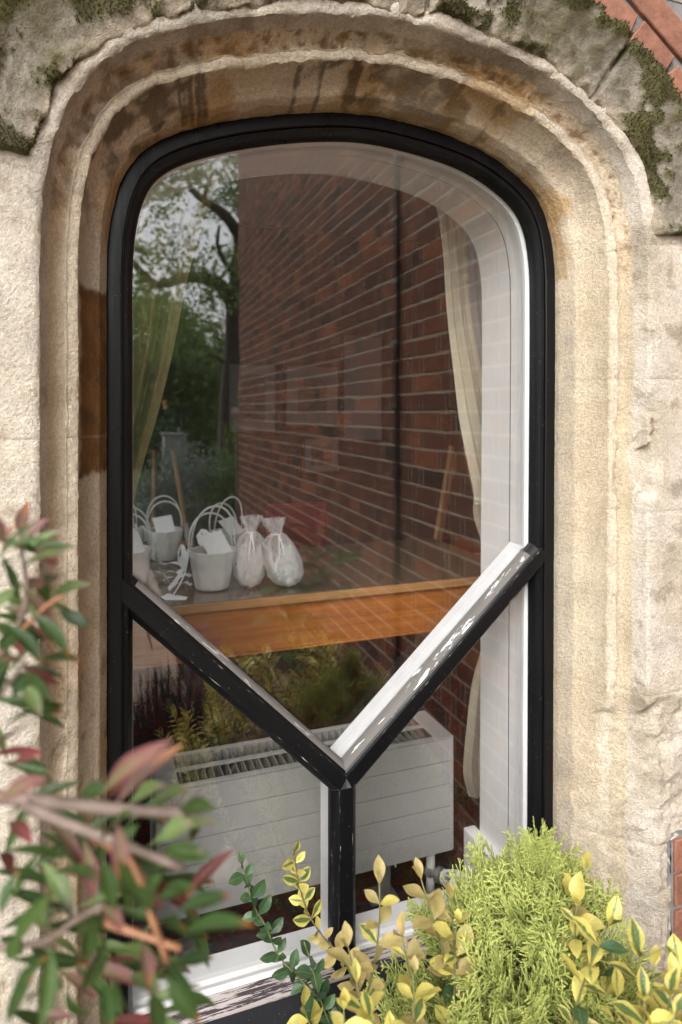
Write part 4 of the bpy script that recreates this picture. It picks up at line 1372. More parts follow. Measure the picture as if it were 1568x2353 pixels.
# upholstered chair behind the table
M_BURG = simple('burgundy_upholstery', (0.17, 0.018, 0.03), 0.8, 0.15, 40)
ch = tag(empty('chair', (0.93, 1.86, FLOOR)), 'burgundy upholstered chair behind the table', 'chair')
MB().box((-0.15, -0.03, 0.44), (0.15, 0.02, 0.80)).build('backrest', M_BURG, ch, bevel=0.015)
MB().box((-0.22, 0.02, 0.40), (0.22, 0.46, 0.47)).build('seat', M_BURG, ch, bevel=0.015)
for sx in (-0.19, 0.19):
    for sy in (0.02, 0.42):
        MB().box((sx - 0.018, sy - 0.018, 0), (sx + 0.018, sy + 0.018, 0.40)).build('leg', M_FRAME, ch)
M_PINE = wood_material('pale_easel_wood', (0.28, 0.14, 0.06), (0.42, 0.24, 0.11), (10, 10, 1), 0.5)
def easel(px, ytop, ydepth, board=None, label='', h=1.35, w=0.5):
    c = at(px, 948, ydepth)
    e = tag(empty('easel', (c.x, ydepth, FLOOR)), label, 'easel', 'wooden easels in the room')
    for sx in (-1, 1):
        MB().tube([(sx * w / 2, 0, 0), (sx * 0.04, 0.05, h)], 0.014, 6).build('leg', M_PINE, e)
    MB().tube([(0, 0.45, 0), (0, 0.07, h - 0.05)], 0.014, 6).build('rear_leg', M_PINE, e)
    MB().box((-w * 0.36, -0.03, h * 0.42), (w * 0.36, 0.0, h * 0.42 + 0.025)).build('ledge', M_PINE, e)
    return e
easel(1064, 0, 1.95, label='pale wooden easel standing behind the right curtain', h=1.05, w=0.55)
e2 = easel(362, 0, 2.3, label='pale wooden easel dimly seen beside the left curtain', h=1.3, w=0.5)
p = at(362, 985, 2.26)
M_BB = simple('black_board', (0.008, 0.008, 0.008), 0.8, 0.1)
bd = empty('notice_board', (p.x, 2.255, p.z)); tag(bd, 'black board resting on the left easel', 'board')
MB().box((-0.09, -0.012, -0.10), (0.13, 0.0, 0.10)).build('panel', M_BB, bd, bevel=0.003)
MB().box((-0.10, -0.010, -0.11), (0.14, 0.004, -0.1005)).build('rim', M_FRAME, bd)
# ------------------------------------------------------------------ plants
def leaf_mesh(name, m, shape, curl=0.15, fold=0.12, seed=0, n=7, wave=0.0):
    """unit leaf: length 1 along +y, blade in xy, face up +z; shape = half-width along the length"""
    r = random.Random(seed)
    v, f, al, ac = [], [], [], []
    cols = (-1.0, -0.5, 0.0, 0.5, 1.0)
    sw = r.uniform(-0.06, 0.06)
    for i in range(n + 1):
        t = i / n
        hw = np.interp(t, [q[0] for q in shape], [q[1] for q in shape])
        for c in cols:
            x = c * hw + sw * math.sin(t * 3.1)
            z = -curl * t * t + fold * abs(c) * hw * 2 + wave * math.sin(t * 9 + c * 2 + seed) * hw
            v.append((x, t, z)); al.append(t); ac.append(abs(c))
    for i in range(n):
        for k in range(4):
            a = i * 5 + k
            f.append((a, a + 1, a + 6, a + 5))
    return mesh_of(name, v, f, m, None, True, {'along': al, 'across': ac})
def leaf_matrix(pos, d, up=Vector((0, 0, 1)), roll=0.0, L=1.0, W=1.0):
    d = d.normalized()
    x = d.cross(up)
    x = x.normalized() if x.length > 1e-4 else d.orthogonal().normalized()
    z = x.cross(d)
    if roll:
        Rm = Matrix.Rotation(roll, 3, d); x = Rm @ x; z = Rm @ z
    return Matrix(((x.x * W, d.x * L, z.x * L, pos.x), (x.y * W, d.y * L, z.y * L, pos.y), (x.z * W, d.z * L, z.z * L, pos.z), (0, 0, 0, 1)))
LANCE = [(0, 0.012), (0.08, 0.03), (0.3, 0.115), (0.5, 0.15), (0.7, 0.125), (0.88, 0.06), (1, 0.003)]
OVAL = [(0, 0.015), (0.06, 0.035), (0.2, 0.15), (0.42, 0.25), (0.62, 0.262), (0.8, 0.195), (0.92, 0.095), (1, 0.012)]
LG = leaf_material('shrub_leaf_green', (0.055, 0.105, 0.025), (0.09, 0.11, 0.04), tip_at=(0.75, 1.1), rough=0.32, var=0.35)
LGL = leaf_material('shrub_leaf_pale', (0.15, 0.22, 0.075), (0.28, 0.20, 0.17), tip_at=(0.7, 1.05), rough=0.35, var=0.25)
LD = leaf_material('shrub_leaf_dark', (0.035, 0.075, 0.02), (0.30, 0.09, 0.03), tip_at=(0.82, 1.05), rough=0.3, var=0.3)
LP = leaf_material('shrub_leaf_pink', (0.16, 0.19, 0.075), (0.24, 0.10, 0.10), edge=(0.22, 0.09, 0.09), edge_at=(0.35, 0.95), tip_at=(0.15, 0.8), rough=0.35, var=0.2)
LO = leaf_material('shrub_leaf_orange_tip', (0.27, 0.17, 0.13), (0.52, 0.19, 0.06), edge=(0.26, 0.09, 0.11), edge_at=(0.4, 1.1), tip_at=(0.55, 0.95), rough=0.35, var=0.15)
LM = leaf_material('shrub_leaf_maroon', (0.10, 0.035, 0.03), (0.22, 0.05, 0.06), tip_at=(0.2, 0.9), rough=0.3, var=0.2)
SHRUB = {}
for k, m in dict(G=LG, L=LGL, D=LD, P=LP, O=LO, M=LM).items():
    SHRUB[k] = [leaf_mesh('leaf', m, LANCE, 0.10 + 0.08 * q, 0.18, q * 3 + 1, 8) for q in range(3)]
M_STEM = simple('shrub_stem', (0.19, 0.14, 0.115), 0.6, 0.3, 60, 0.3, 120)
M_STEM_O = simple('new_orange_stem', (0.34, 0.16, 0.085), 0.5, 0.25, 60)
sb = Vector((-0.34, -0.83, GROUND))
shrub = tag(empty('red_tipped_shrub', sb), 'out of focus shrub with red and orange tipped leaves in the left foreground', 'shrub')
# stalk and tip of every leaf near the lens, as it sits around its branch (photograph places, distance from the lens)
LEAVES5 = [('P', 60, 330, 190, 170), ('O', 10, 330, 60, 205), ('L', 110, 400, 260, 300), ('G', 0, 400, 95, 330), ('L', 215, 545, 400, 468), ('L', 190, 550, 405, 645), ('D', 270, 605, 405, 668),
           ('D', 135, 605, 335, 772), ('D', 25, 655, 205, 830), ('D', 165, 832, 365, 812), ('G', 60, 885, 210, 965), ('L', 85, 925, 195, 1075), ('D', 0, 1000, 25, 825), ('D', 15, 1140, 115, 1055),
           ('P', -10, 835, 115, 808), ('P', 15, 585, 125, 602), ('P', 105, 500, 215, 468), ('P', -20, 1235, 105, 1110), ('D', 195, 490, 270, 395), ('G', 0, 520, 110, 560), ('L', -20, 600, 60, 480),
           ('G', 40, 780, -20, 900), ('D', 60, 700, 0, 770), ('O', 90, 250, 120, 120), ('P', 20, 300, -10, 150), ('G', 150, 450, 240, 560), ('D', 60, 1010, 130, 880), ('M', 180, 330, 250, 380)]
LEAVES7 = [('P', 475, 335, 685, 105), ('O', 535, 385, 805, 100), ('M', 490, 370, 740, 150), ('D', 365, 345, 475, 308), ('L', 595, 385, 725, 285), ('L', 695, 375, 855, 315), ('P', -10, 380, 165, 250), ('O', 60, 350, 225, 235),
           ('M', 5, 255, 155, 125), ('G', 465, 565, 565, 375), ('L', 675, 590, 965, 435), ('G', 755, 595, 940, 622), ('O', 540, 470, 545, 755), ('P', 385, 555, 430, 838), ('L', 195, 655, 340, 900),
           ('G', 465, 640, 535, 870), ('G', 540, 640, 625, 905), ('P', 595, 615, 745, 965), ('D', 815, 885, 1055, 785), ('D', 835, 995, 1085, 862), ('D', 795, 1130, 985, 1085), ('G', 420, 865, 388, 1145),
           ('G', 490, 985, 378, 1300), ('L', 555, 1035, 745, 1115), ('L', 595, 1180, 725, 1235), ('G', 765, 1175, 885, 1420), ('G', 695, 1250, 745, 1430), ('G', 535, 1180, 565, 1430), ('D', 45, 1330, 155, 1095),
           ('G', 230, 1035, 188, 1430), ('G', 60, 1065, 155, 825), ('D', 0, 905, 65, 700), ('P', 465, 855, 565, 965), ('G', 640, 905, 765, 640), ('D', 480, 1215, 505, 1420), ('O', 650, 1025, 705, 1245), ('M', -10, 615, 95, 695),
           ('G', 245, 700, 435, 702), ('G', 250, 760, 180, 960), ('D', 330, 930, 270, 790), ('L', 120, 870, 230, 960), ('G', 700, 700, 640, 880), ('D', 720, 830, 870, 740), ('O', 760, 800, 875, 745), ('G', 560, 760, 700, 860),
           ('D', 30, 1398, 120, 1200), ('G', 130, 1300, 250, 1150), ('G', 300, 1250, 390, 1430), ('D', 400, 1180, 470, 1040), ('G', 480, 900, 360, 960), ('L', 720, 560, 880, 470), ('D', 620, 700, 780, 640), ('G', 820, 420, 960, 385),
           ('G', 640, 480, 520, 560), ('D', 500, 520, 440, 620), ('M', 40, 470, 130, 520), ('G', 0, 1000, 110, 1080), ('G', 330, 690, 300, 560), ('L', 770, 640, 900, 560), ('D', 700, 950, 830, 900), ('G', 90, 980, 20, 1120), ('D', 880, 480, 900, 560)]
rs = random.Random(5)
allL = [(k, a * .5, 1102.5 + b * .5, c * .5, 1102.5 + d * .5, 0.47) for k, a, b, c, d in LEAVES5] + [(k, a * .5, 1653.75 + b * .5, c * .5, 1653.75 + d * .5, 0.43) for k, a, b, c, d in LEAVES7]
for k, ax, ay, bx, by, dep in allL:
    d0 = dep + rs.uniform(-0.045, 0.045)
    A = at_depth(ax, ay, d0); B = at_depth(bx, by, d0 + rs.uniform(-0.035, 0.012))
    L = (B - A).length
    o = obj('leaf', rs.choice(SHRUB[k]), shrub)
    tocam = (cam.location - A).normalized()
    up = (tocam * rs.uniform(0.3, 1.0) + Vector((0, 0, 1)) * rs.uniform(0.3, 1.0) + Vector((rs.uniform(-.4, .4), 0, 0))).normalized()
    o.matrix_basis = leaf_matrix(A - sb, B - A, up, rs.uniform(-0.3, 0.3), L, max(0.66 * L, 0.034) * rs.uniform(0.9, 1.15))
# more leaves behind the named ones fill the shrub out
for k in range(96):
    if k < 30: px_, py_ = rs.uniform(-40, 50), rs.uniform(1230, 1760)
    else: px_, py_ = rs.uniform(-30, 430), rs.uniform(1830, 2400)
    if px_ > 300 and py_ < 1950: continue
    d0 = rs.uniform(0.46, 0.56); a = rs.uniform(-0.6, 1.2)
    A = at_depth(px_, py_, d0)
    L = rs.uniform(0.028, 0.042) if k < 30 else rs.uniform(0.035, 0.058)
    dirn = (Vector((math.cos(a), rs.uniform(-0.5, 0.2), rs.choice((-1, -1, 1)) * abs(math.sin(a)) - 0.1))).normalized()
    o = obj('leaf', rs.choice(SHRUB[rs.choice('GGDDLDGPM')]), shrub)
    o.matrix_basis = leaf_matrix(A - sb, dirn, ((cam.location - A).normalized() + Vector((rs.uniform(-.5, .5), 0, 0.6))).normalized(), rs.uniform(-.4, .4), L, 0.62 * L)
def stem(pts, r0, r1, m):
    P = [at_depth(*p) for p in pts]
    Q = catmull([tuple(p) for p in P], 0.012)
    rr = np.linspace(r0, r1, len(Q)) * (1 + 0.10 * np.sin(np.arange(len(Q)) * 1.9))
    o = MB().tube([Vector(q) - sb for q in Q], list(rr), 9).build('branch', m, shrub, smooth=True)
    return o
stem([(-60, 1828, 0.465), (60, 1838, 0.449), (180, 1850, 0.438), (290, 1862, 0.434), (430, 1868, 0.426)], 0.0050, 0.0034, M_STEM)
stem([(60, 1850, 0.442), (150, 1890, 0.434), (270, 1935, 0.426), (420, 1995, 0.419)], 0.0040, 0.0024, M_STEM)
stem([(210, 1920, 0.434), (300, 1975, 0.426), (350, 2110, 0.419), (385, 2210, 0.419)], 0.0027, 0.0021, M_STEM_O)
stem([(-40, 2180, 0.442), (100, 2165, 0.434), (165, 2120, 0.426), (240, 2080, 0.419)], 0.0024, 0.0018, M_STEM)
stem([(240, 2120, 0.426), (330, 2150, 0.422), (415, 2180, 0.419)], 0.0024, 0.0019, M_STEM_O)
stem([(-40, 1560, 0.480), (20, 1480, 0.473), (60, 1390, 0.465), (55, 1290, 0.465), (40, 1230, 0.465)], 0.0027, 0.0016, M_STEM)
stem([(20, 1480, 0.473), (110, 1390, 0.465), (150, 1370, 0.465)], 0.0019, 0.0013, M_STEM_O)
stem([(-40, 1640, 0.465), (30, 1560, 0.465), (60, 1520, 0.465)], 0.0021, 0.0013, M_STEM)
main = MB().tube([Vector(p) - sb for p in ((-0.34, -0.83, GROUND), (-0.33, -0.82, -1.1), (-0.30, -0.80, -0.75), (-0.28, -0.86, -0.5), (-0.19, -0.855, -0.265))], [0.014, 0.012, 0.010, 0.008, 0.006], 10).build('trunk', M_STEM, shrub, smooth=True)
MB().tube([Vector(p) - sb for p in ((-0.33, -0.82, -1.1), (-0.33, -0.82, -0.6), (-0.26, -0.81, -0.3), (-0.19, -0.80, -0.19))], [0.010, 0.008, 0.006, 0.004], 8).build('branch', M_STEM, shrub, smooth=True)

# variegated euonymus: yellow margin, green heart
EY = leaf_material('euonymus_leaf_gold', (0.10, 0.17, 0.055), (0.14, 0.18, 0.05), edge=(0.64, 0.57, 0.15), edge_at=(0.18, 0.42), rough=0.33, trans=0.25, var=0.22)
EY2 = leaf_material('euonymus_leaf_all_gold', (0.60, 0.52, 0.14), (0.66, 0.58, 0.18), edge=(0.64, 0.57, 0.15), edge_at=(0.3, 0.9), rough=0.33, trans=0.3, var=0.2)
EC = leaf_material('euonymus_leaf_buff', (0.42, 0.35, 0.13), (0.50, 0.41, 0.16), edge=(0.52, 0.41, 0.17), edge_at=(0.1, 0.5), rough=0.4, trans=0.3, var=0.2)
EG = leaf_material('euonymus_leaf_green', (0.055, 0.115, 0.05), (0.07, 0.13, 0.05), rough=0.3, trans=0.2, var=0.3)
EUO = {k: [leaf_mesh('leaf', m, OVAL, 0.04 + 0.13 * q, 0.12, q * 5 + 2, 7, 0.12) for q in range(3)] for k, m in dict(Y=EY, A=EY2, C=EC, G=EG).items()}
M_VSTEM = simple('vine_stem', (0.16, 0.17, 0.07), 0.6, 0.3, 80)
M_VSTEM_B = simple('brown_vine_stem', (0.17, 0.12, 0.08), 0.7, 0.3, 80)
def vine(pts, y, kinds, L, label, stemm, group, seed, step=0.021, spread=0.9):
    r = random.Random(seed)
    P = [at(px, py, y + dy) for px, py, dy in pts]
    base = P[0].copy()
    root = tag(empty('climbing_vine', base), label, 'vine', group)
    Q, s = resample(catmull([tuple(p) for p in P], 0.004), 0.004)
    MB().tube([Vector(q) - base for q in Q[::3]], list(np.linspace(0.0022, 0.0012, len(Q[::3]))), 6).build('stem', stemm, root, smooth=True)
    t = 0.03; side = 0
    while t < s[-1]:
        i = min(len(Q) - 2, int(t / 0.004))
        d = (Vector(Q[i + 1]) - Vector(Q[i])).normalized()
        pos = Vector(Q[i])
        fr = t / s[-1]
        a0 = side * math.pi / 2 + r.uniform(-0.4, 0.4)
        for q in (0, 1):
            ref = d.cross(Vector((0, 1, 0))).normalized()
            out = Matrix.Rotation(a0 + q * math.pi, 3, d) @ ref
            if out.y > 0.3: out.y *= 0.2                    # the glass is just behind
            ld = (out * spread + d * r.uniform(0.2, 0.7) + Vector((0, -0.15, 0.1))).normalized()
            kind = kinds(fr, r)
            LL = L * r.uniform(0.7, 1.15) * (0.75 if fr > 0.93 else 1)
            up = (Vector((0, -1, 0.55)) + Vector((r.uniform(-.5, .5), 0, r.uniform(-.3, .3)))).normalized()
            o = obj('leaf', r.choice(EUO[kind]), root)
            o.matrix_basis = leaf_matrix(pos - base, ld, up, r.uniform(-0.4, 0.4), LL, LL * r.uniform(0.95, 1.2))
        side += 1
        t += step * r.uniform(0.8, 1.25)
    return root
vg = 'variegated vines climbing before the lower panes'
vine([(800, 2420, -0.06), (760, 2330, -0.045), (690, 2250, -0.03), (640, 2195, -0.02), (612, 2130, -0.02), (583, 2080, -0.02), (567, 2020, -0.02), (556, 1985, -0.02), (548, 1965, -0.025)], -0.02, lambda f, r: 'G' if f > 0.12 and r.random() > 0.06 else r.choice('GY'), 0.034, 'slender green leaved vine rising before the lower left pane', M_VSTEM, vg, 2)
vine([(830, 2300, -0.06), (795, 2215, -0.05), (745, 2155, -0.045), (712, 2105, -0.035), (692, 2050, -0.03), (680, 1990, -0.03), (674, 1935, -0.03)], -0.02, lambda f, r: 'C' if f < 0.45 else r.choice('YYA'), 0.033, 'yellow variegated vine tip standing tallest before the lower left pane', M_VSTEM_B, vg, 5, 0.019)
vine([(790, 2420, -0.07), (745, 2320, -0.06), (722, 2240, -0.05), (708, 2190, -0.045), (698, 2160, -0.045)], -0.03, lambda f, r: 'G', 0.040, 'short dark green vine shoot beside the mullion foot', M_VSTEM, vg, 7, 0.030)
vine([(760, 2440, -0.12), (730, 2390, -0.11), (705, 2335, -0.10), (692, 2290, -0.10)], -0.03, lambda f, r: 'A' if f > 0.4 else 'Y', 0.042, 'broad yellow leaved shoot low before the black sill', M_VSTEM, vg, 9, 0.024)

# euonymus bush around the conifer
eb = Vector((0.58, -0.50, GROUND))
bush = tag(empty('variegated_bush', eb), 'yellow and green variegated euonymus bush below the window on the right', 'bush')
shoots = []
def shoot(tip, lean, length):
    shoots.append((Vector(tip), Vector(lean), length))
# shoots seen straight on (photograph places, distance from the lens)
for px, py, dep in ((872, 2030, 0.98), (968, 2020, 1.0), (1036, 2065, 1.02), (1080, 2085, 1.05), (800, 2175, 0.92), (925, 2155, 0.92), (1050, 2120, 0.98), (820, 2260, 0.86), 
                    (950, 2240, 0.87), (790, 2320, 0.83), (850, 2335, 0.80), (1340, 1995, 1.02), (1300, 2060, 1.0), (1325, 2080, 0.95), (1400, 2130, 0.88),
                    (1310, 2150, 1.02), (1370, 2190, 0.98), (1470, 2200, 0.84), (1505, 2220, 0.84), (1540, 2290, 0.82), (1420, 2290, 0.92), (1480, 2300, 0.80), (1550, 2340, 0.78), 
                    (1550, 2270, 0.86)):
    t = at_depth(px, py, dep)
    shoot(t, Vector((random.uniform(-0.35, 0.35), random.uniform(-0.3, 0.3), 1)), random.uniform(0.16, 0.24))
n_front = len(shoots)
# the rest of the mound: below and behind the picture's edge, mirrored in the lower panes
rr = random.Random(31)
for k in range(110):
    x = rr.uniform(0.20, 0.92); y = rr.uniform(-0.86, -0.40)
    hgt_ = -0.70 - 0.16 * ((x - 0.56) / 0.36) ** 2 - 0.12 * ((y + 0.62) / 0.26) ** 2 + rr.uniform(-0.16, 0.03)
    t = Vector((x, y, hgt_))
    px, py, d = proj(t)
    if py < 2290 + rr.uniform(-30, 60) and px < 1560: 
        t.z -= 0.10
        px, py, d = proj(t)
        if py < 2270 and px < 1560: continue
    if 960 < px < 1440 and py < 2500 and d < 1.0: continue
    shoot(t, Vector((rr.uniform(-0.5, 0.5), rr.uniform(-0.5, 0.5), 1)), rr.uniform(0.18, 0.30))
mass_v, mass_f, mass_al, mass_ac, mass_mi = [], [], [], [], []
leafcount = 0
mass = {k: ([], [], [], []) for k in 'YACG'}
for si, (tip, lean, ln) in enumerate(shoots):
    lean = lean.normalized()
    r = random.Random(900 + si)
    b0 = tip - lean * ln
    b0 += (Vector((eb.x, eb.y, b0.z)) - b0) * 0.15
    mid = (tip + b0) / 2 + Vector((r.uniform(-0.02, 0.02), r.uniform(-0.02, 0.02), 0))
    P = [b0 * (1 - t) ** 2 + mid * 2 * t * (1 - t) + tip * t * t for t in [i / 8 for i in range(9)]]
    MB().tube([p - eb for p in P], list(np.linspace(0.0020, 0.0010, 9)), 5).build('shoot', M_VSTEM, bush, smooth=True)
    npair = int(ln / 0.033)
    for q in range(npair + 1):
        t = 1.0 - q / npair * (0.88 if si < n_front else 0.62)
        i = min(7, int(t * 8)); pos = P[i].lerp(P[i + 1], t * 8 - i)
        d = (P[i + 1] - P[i]).normalized()
        a0 = (q % 2) * math.pi / 2 + r.uniform(-0.35, 0.35)
        for h in (0, 1):
            out = Matrix.Rotation(a0 + h * math.pi, 3, d) @ d.orthogonal().normalized()
            ld = (out * (0.35 if q == 0 else 0.85) + d * (1.0 if q == 0 else 0.55)).normalized()
            LL = r.uniform(0.022, 0.048) * (0.85 if q == 0 else 1)
            kind = 'C' if (si < 6 and r.random() < 0.8) else r.choices('YAGC', (0.55, 0.3, 0.12 if q > 3 else 0.02, 0.05))[0]
            M4 = leaf_matrix(pos - eb, ld, (Vector((0, 0, 1)) + out * -0.2 + Vector((r.uniform(-.3, .3), r.uniform(-.5, .1), 0))).normalized(), r.uniform(-0.4, 0.4), LL, LL * r.uniform(0.9, 1.15))
            me = r.choice(EUO[kind])
            if si < n_front and leafcount < 292 and q < 4:
                o = obj('leaf', me, bush); o.matrix_basis = M4; leafcount += 1
            else:
                V, Fq, A_, C_ = mass[kind]
                n0 = len(V)
                V += [tuple(M4 @ v.co) for v in me.vertices]
                Fq += [tuple(i_ + n0 for i_ in p.vertices) for p in me.polygons]
                A_ += [a_.value for a_ in me.attributes['along'].data]; C_ += [a_.value for a_ in me.attributes['across'].data]
for k, m in (('Y', EY), ('A', EY2), ('C', EC), ('G', EG)):
    V, Fq, A_, C_ = mass[k]
    if V:
        o = obj('leaf_mass', mesh_of('leaf_mass', V, Fq, m, None, True, {'along': A_, 'across': C_}), bush); o['kind'] = 'stuff'
MB().tube([(0, 0, 0), (0.01, 0.02, 0.3), (0.0, 0.0, 0.6)], [0.012, 0.010, 0.006], 8).build('stem', M_VSTEM_B, bush, smooth=True)

# golden conifer
def conifer_material():
    m, nt, b, out = new_mat('golden_thuja_foliage')
    g = nt.nodes.new('ShaderNodeNewGeometry')
    al = nt.nodes.new('ShaderNodeAttribute'); al.attribute_name = 'along'
    c = mixn(nt, al.outputs['Fac'], (0.20, 0.26, 0.06), (0.58, 0.64, 0.19))
    c = mixn(nt, 1.0, c, ramp(nt, g.outputs['Random Per Island'], [(0.0, (0.72, 0.75, 0.7)), (1.0, (1.2, 1.15, 1.2))]), 'MULTIPLY')
    nt.links.new(c, b.inputs['Base Color'])
    b.inputs['Roughness'].default_value = 0.5
    translucent_mix(nt, b, out, c, 0.25)
    return m
M_CONIFER = conifer_material()
def finger(V, Fq, A_, p, d, up, L, w, a0, a1):
    """one blunt scaly shoot end: a flattened six-sided spindle"""
    s = d.cross(up).normalized(); u = s.cross(d)
    n0 = len(V)
    for t, k in ((0.0, 0.55), (0.45, 1.0), (0.85, 0.75)):
        for a in range(4):
            ang = a * math.pi / 2
            V.append(p + d * (L * t) + (s * math.cos(ang) * w + u * math.sin(ang) * w * 0.6) * k); A_.append(a0 + (a1 - a0) * t)
    V.append(p + d * L); A_.append(a1)
    for ring in (0, 4):
        for a in range(4):
            b = (a + 1) % 4
            Fq.append((n0 + ring + a, n0 + ring + b, n0 + ring + 4 + b, n0 + ring + 4 + a))
    for a in range(4):
        Fq.append((n0 + 8 + a, n0 + 8 + (a + 1) % 4, n0 + 12))
def spray(seed):
    """flat fan of branchlets, unit length along +y, in the yz plane of its own (x = thickness)"""
    r = random.Random(seed)
    V, Fq, A_ = [], [], []
    Y = Vector((0, 1, 0)); Xn = Vector((0, 0, 1))
    def branch(p, d, L, w, lvl, a0):
        n = 5 if lvl == 0 else 3
        segs = max(2, int(L / 0.14))
        q = p.copy()
        for i in range(segs):
            t0, t1 = i / segs, (i + 1) / segs
            finger(V, Fq, A_, q, d, Xn, L / segs * 1.25, w, a0 + (1 - a0) * 0.8 * t0, a0 + (1 - a0) * (0.8 * t1 + (0.2 if i == segs - 1 else 0)))
            q2 = q + d * (L / segs)
            if lvl < 2:
                for sg in (-1, 1):
                    if r.random() < 0.9:
                        ang = sg * r.uniform(0.55, 0.85)
                        nd = (Matrix.Rotation(ang, 3, Xn) @ d + Vector((0, 0, r.uniform(-0.12, 0.12)))).normalized()
                        branch(q.lerp(q2, 0.6), nd, L * r.uniform(0.36, 0.5) * (1 - 0.35 * t0), w * 0.9, lvl + 1, a0 + (1 - a0) * (0.35 + 0.4 * t0))
            d = (d + Vector((r.uniform(-0.12, 0.12), 0.02, r.uniform(-0.06, 0.06)))).normalized()
            q = q2
    branch(Vector((0, 0, 0)), Y, 1.0, 0.024, 0, 0.0)
    return np.array([tuple(v) for v in V]), Fq, A_
SPR = [spray(s) for s in range(5)]
cb = Vector((0.660, -0.37, GROUND))
con = tag(empty('golden_conifer', cb), 'yellow green feathery conifer rising to a point before the window sill', 'conifer')
TOPZ = -0.672
CV, CF, CA = [], [], []
nv = 0
r = random.Random(17)
CONE = []
for k in range(1050):
    z = TOPZ - 0.02 - (k / 1050.0) ** 0.8 * 0.62
    dn = TOPZ - z
    CONE.append((z, min(0.28, 0.002 + 0.28 * dn + 0.62 * max(0.0, dn - 0.06))))
for z, rad_ in CONE:
    a = r.uniform(0, 2 * math.pi)
    out = Vector((math.cos(a), math.sin(a), 0))
    pos = Vector((0, 0, z - GROUND)) + out * rad_ * r.uniform(0.2, 0.85)
    pos.x += 0.02 * math.sin(z * 9)
    d = (out * r.uniform(0.2, 0.8) * (0.35 + 0.65 * sstep(0.01, 0.06, rad_)) + Vector((0, 0, 1)) * r.uniform(0.7, 1.2) + Vector((r.uniform(-.25, .25), r.uniform(-.25, .25), 0))).normalized()
    L = r.uniform(0.055, 0.095) * (0.55 + 0.45 * sstep(0.02, 0.10, rad_))
    nrm = d.cross(Vector((r.uniform(-1, 1), r.uniform(-1, 1), 0.2))).normalized()
    xax = d.cross(nrm).normalized()
    V, Fq, A_ = SPR[r.randrange(5)]
    Mx = np.array([[xax.x, d.x, nrm.x], [xax.y, d.y, nrm.y], [xax.z, d.z, nrm.z]]) * L
    W = V @ Mx.T + np.array(tuple(pos))
    CV.append(W); CF += [tuple(i + nv for i in q) for q in Fq]; CA += A_
    nv += len(W)
CV = np.concatenate(CV)
o = obj('foliage', mesh_of('foliage', CV, CF, M_CONIFER, None, True, {'along': CA}), con); o['kind'] = 'stuff'
M_CTRUNK = simple('conifer_bark', (0.30, 0.12, 0.045), 0.8, 0.3, 50, 0.4, 90)
MB().tube([(0.0, 0, 0), (0.004, 0, 0.4), (-0.004, -0.004, 0.75), (0.0, 0, TOPZ - GROUND - 0.02)], [0.016, 0.012, 0.007, 0.002], 9).build('trunk', M_CTRUNK, con, smooth=True)

# ------------------------------------------------------------------ garden mirrored in the glass
def foliage_mat(name, a, b, trans=0.3):
    m, nt, bs, out = new_mat(name)
    g = nt.nodes.new('ShaderNodeNewGeometry')
    n = tnoise(nt, g.outputs['Position'], 1.2, 3, 0.6)
    c = mixn(nt, g.outputs['Random Per Island'], a, b)
    c = mixn(nt, 1.0, c, ramp(nt, n, [(0.3, (0.7,) * 3), (0.7, (1.25,) * 3)]), 'MULTIPLY')
    nt.links.new(c, bs.inputs['Base Color'])
    bs.inputs['Roughness'].default_value = 0.6
    bs.inputs['Specular IOR Level'].default_value = 0.25
    translucent_mix(nt, bs, out, c, trans)
    return m
M_TREE = foliage_mat('tree_leaves', (0.17, 0.26, 0.075), (0.34, 0.43, 0.17), 0.5)
M_DARKTREE = foliage_mat('dark_tree_leaves', (0.14, 0.22, 0.075), (0.28, 0.37, 0.14), 0.45)
M_SANT = foliage_mat('silver_grey_leaves', (0.18, 0.23, 0.20), (0.36, 0.42, 0.38), 0.15)
M_FERN = foliage_mat('bright_green_leaves', (0.10, 0.20, 0.03), (0.20, 0.32, 0.05), 0.35)
M_LAV = foliage_mat('dark_lavender_leaves', (0.012, 0.018, 0.010), (0.035, 0.045, 0.026), 0.1)
M_LAVF = simple('lavender_flower', (0.20, 0.20, 0.42), 0.8, 0.2)
M_BARK = simple('grey_brown_bark', (0.085, 0.07, 0.055), 0.9, 0.35, 4, 0.8, 12)
def leaf_cloud(centres, sig, n, size, seed, squash=1.0, droop=0.0, aspect=0.45):
    """n bent leaf faces scattered round the centres"""
    g = np.random.default_rng(seed)
    C = np.asarray(centres, float)
    idx = g.integers(0, len(C), n)
    S = np.asarray(sig, float)
    off = g.normal(size=(n, 3)) * (S[idx][:, None] if S.ndim else S)
    off[:, 2] *= squash
    P = C[idx] + off
    d = g.normal(size=(n, 3)); d[:, 2] -= droop; d /= np.linalg.norm(d, axis=1)[:, None]
    u = np.cross(d, g.normal(size=(n, 3))); u /= np.linalg.norm(u, axis=1)[:, None]
    L = size * g.uniform(0.6, 1.4, n)[:, None]
    w = L * aspect * 0.5
    V = np.stack([P, P + d * L * 0.5 + u * w, P + d * L, P + d * L * 0.5 - u * w], 1).reshape(-1, 3)
    F_ = np.arange(4 * n).reshape(-1, 4)
    return V, [tuple(q) for q in F_.tolist()]
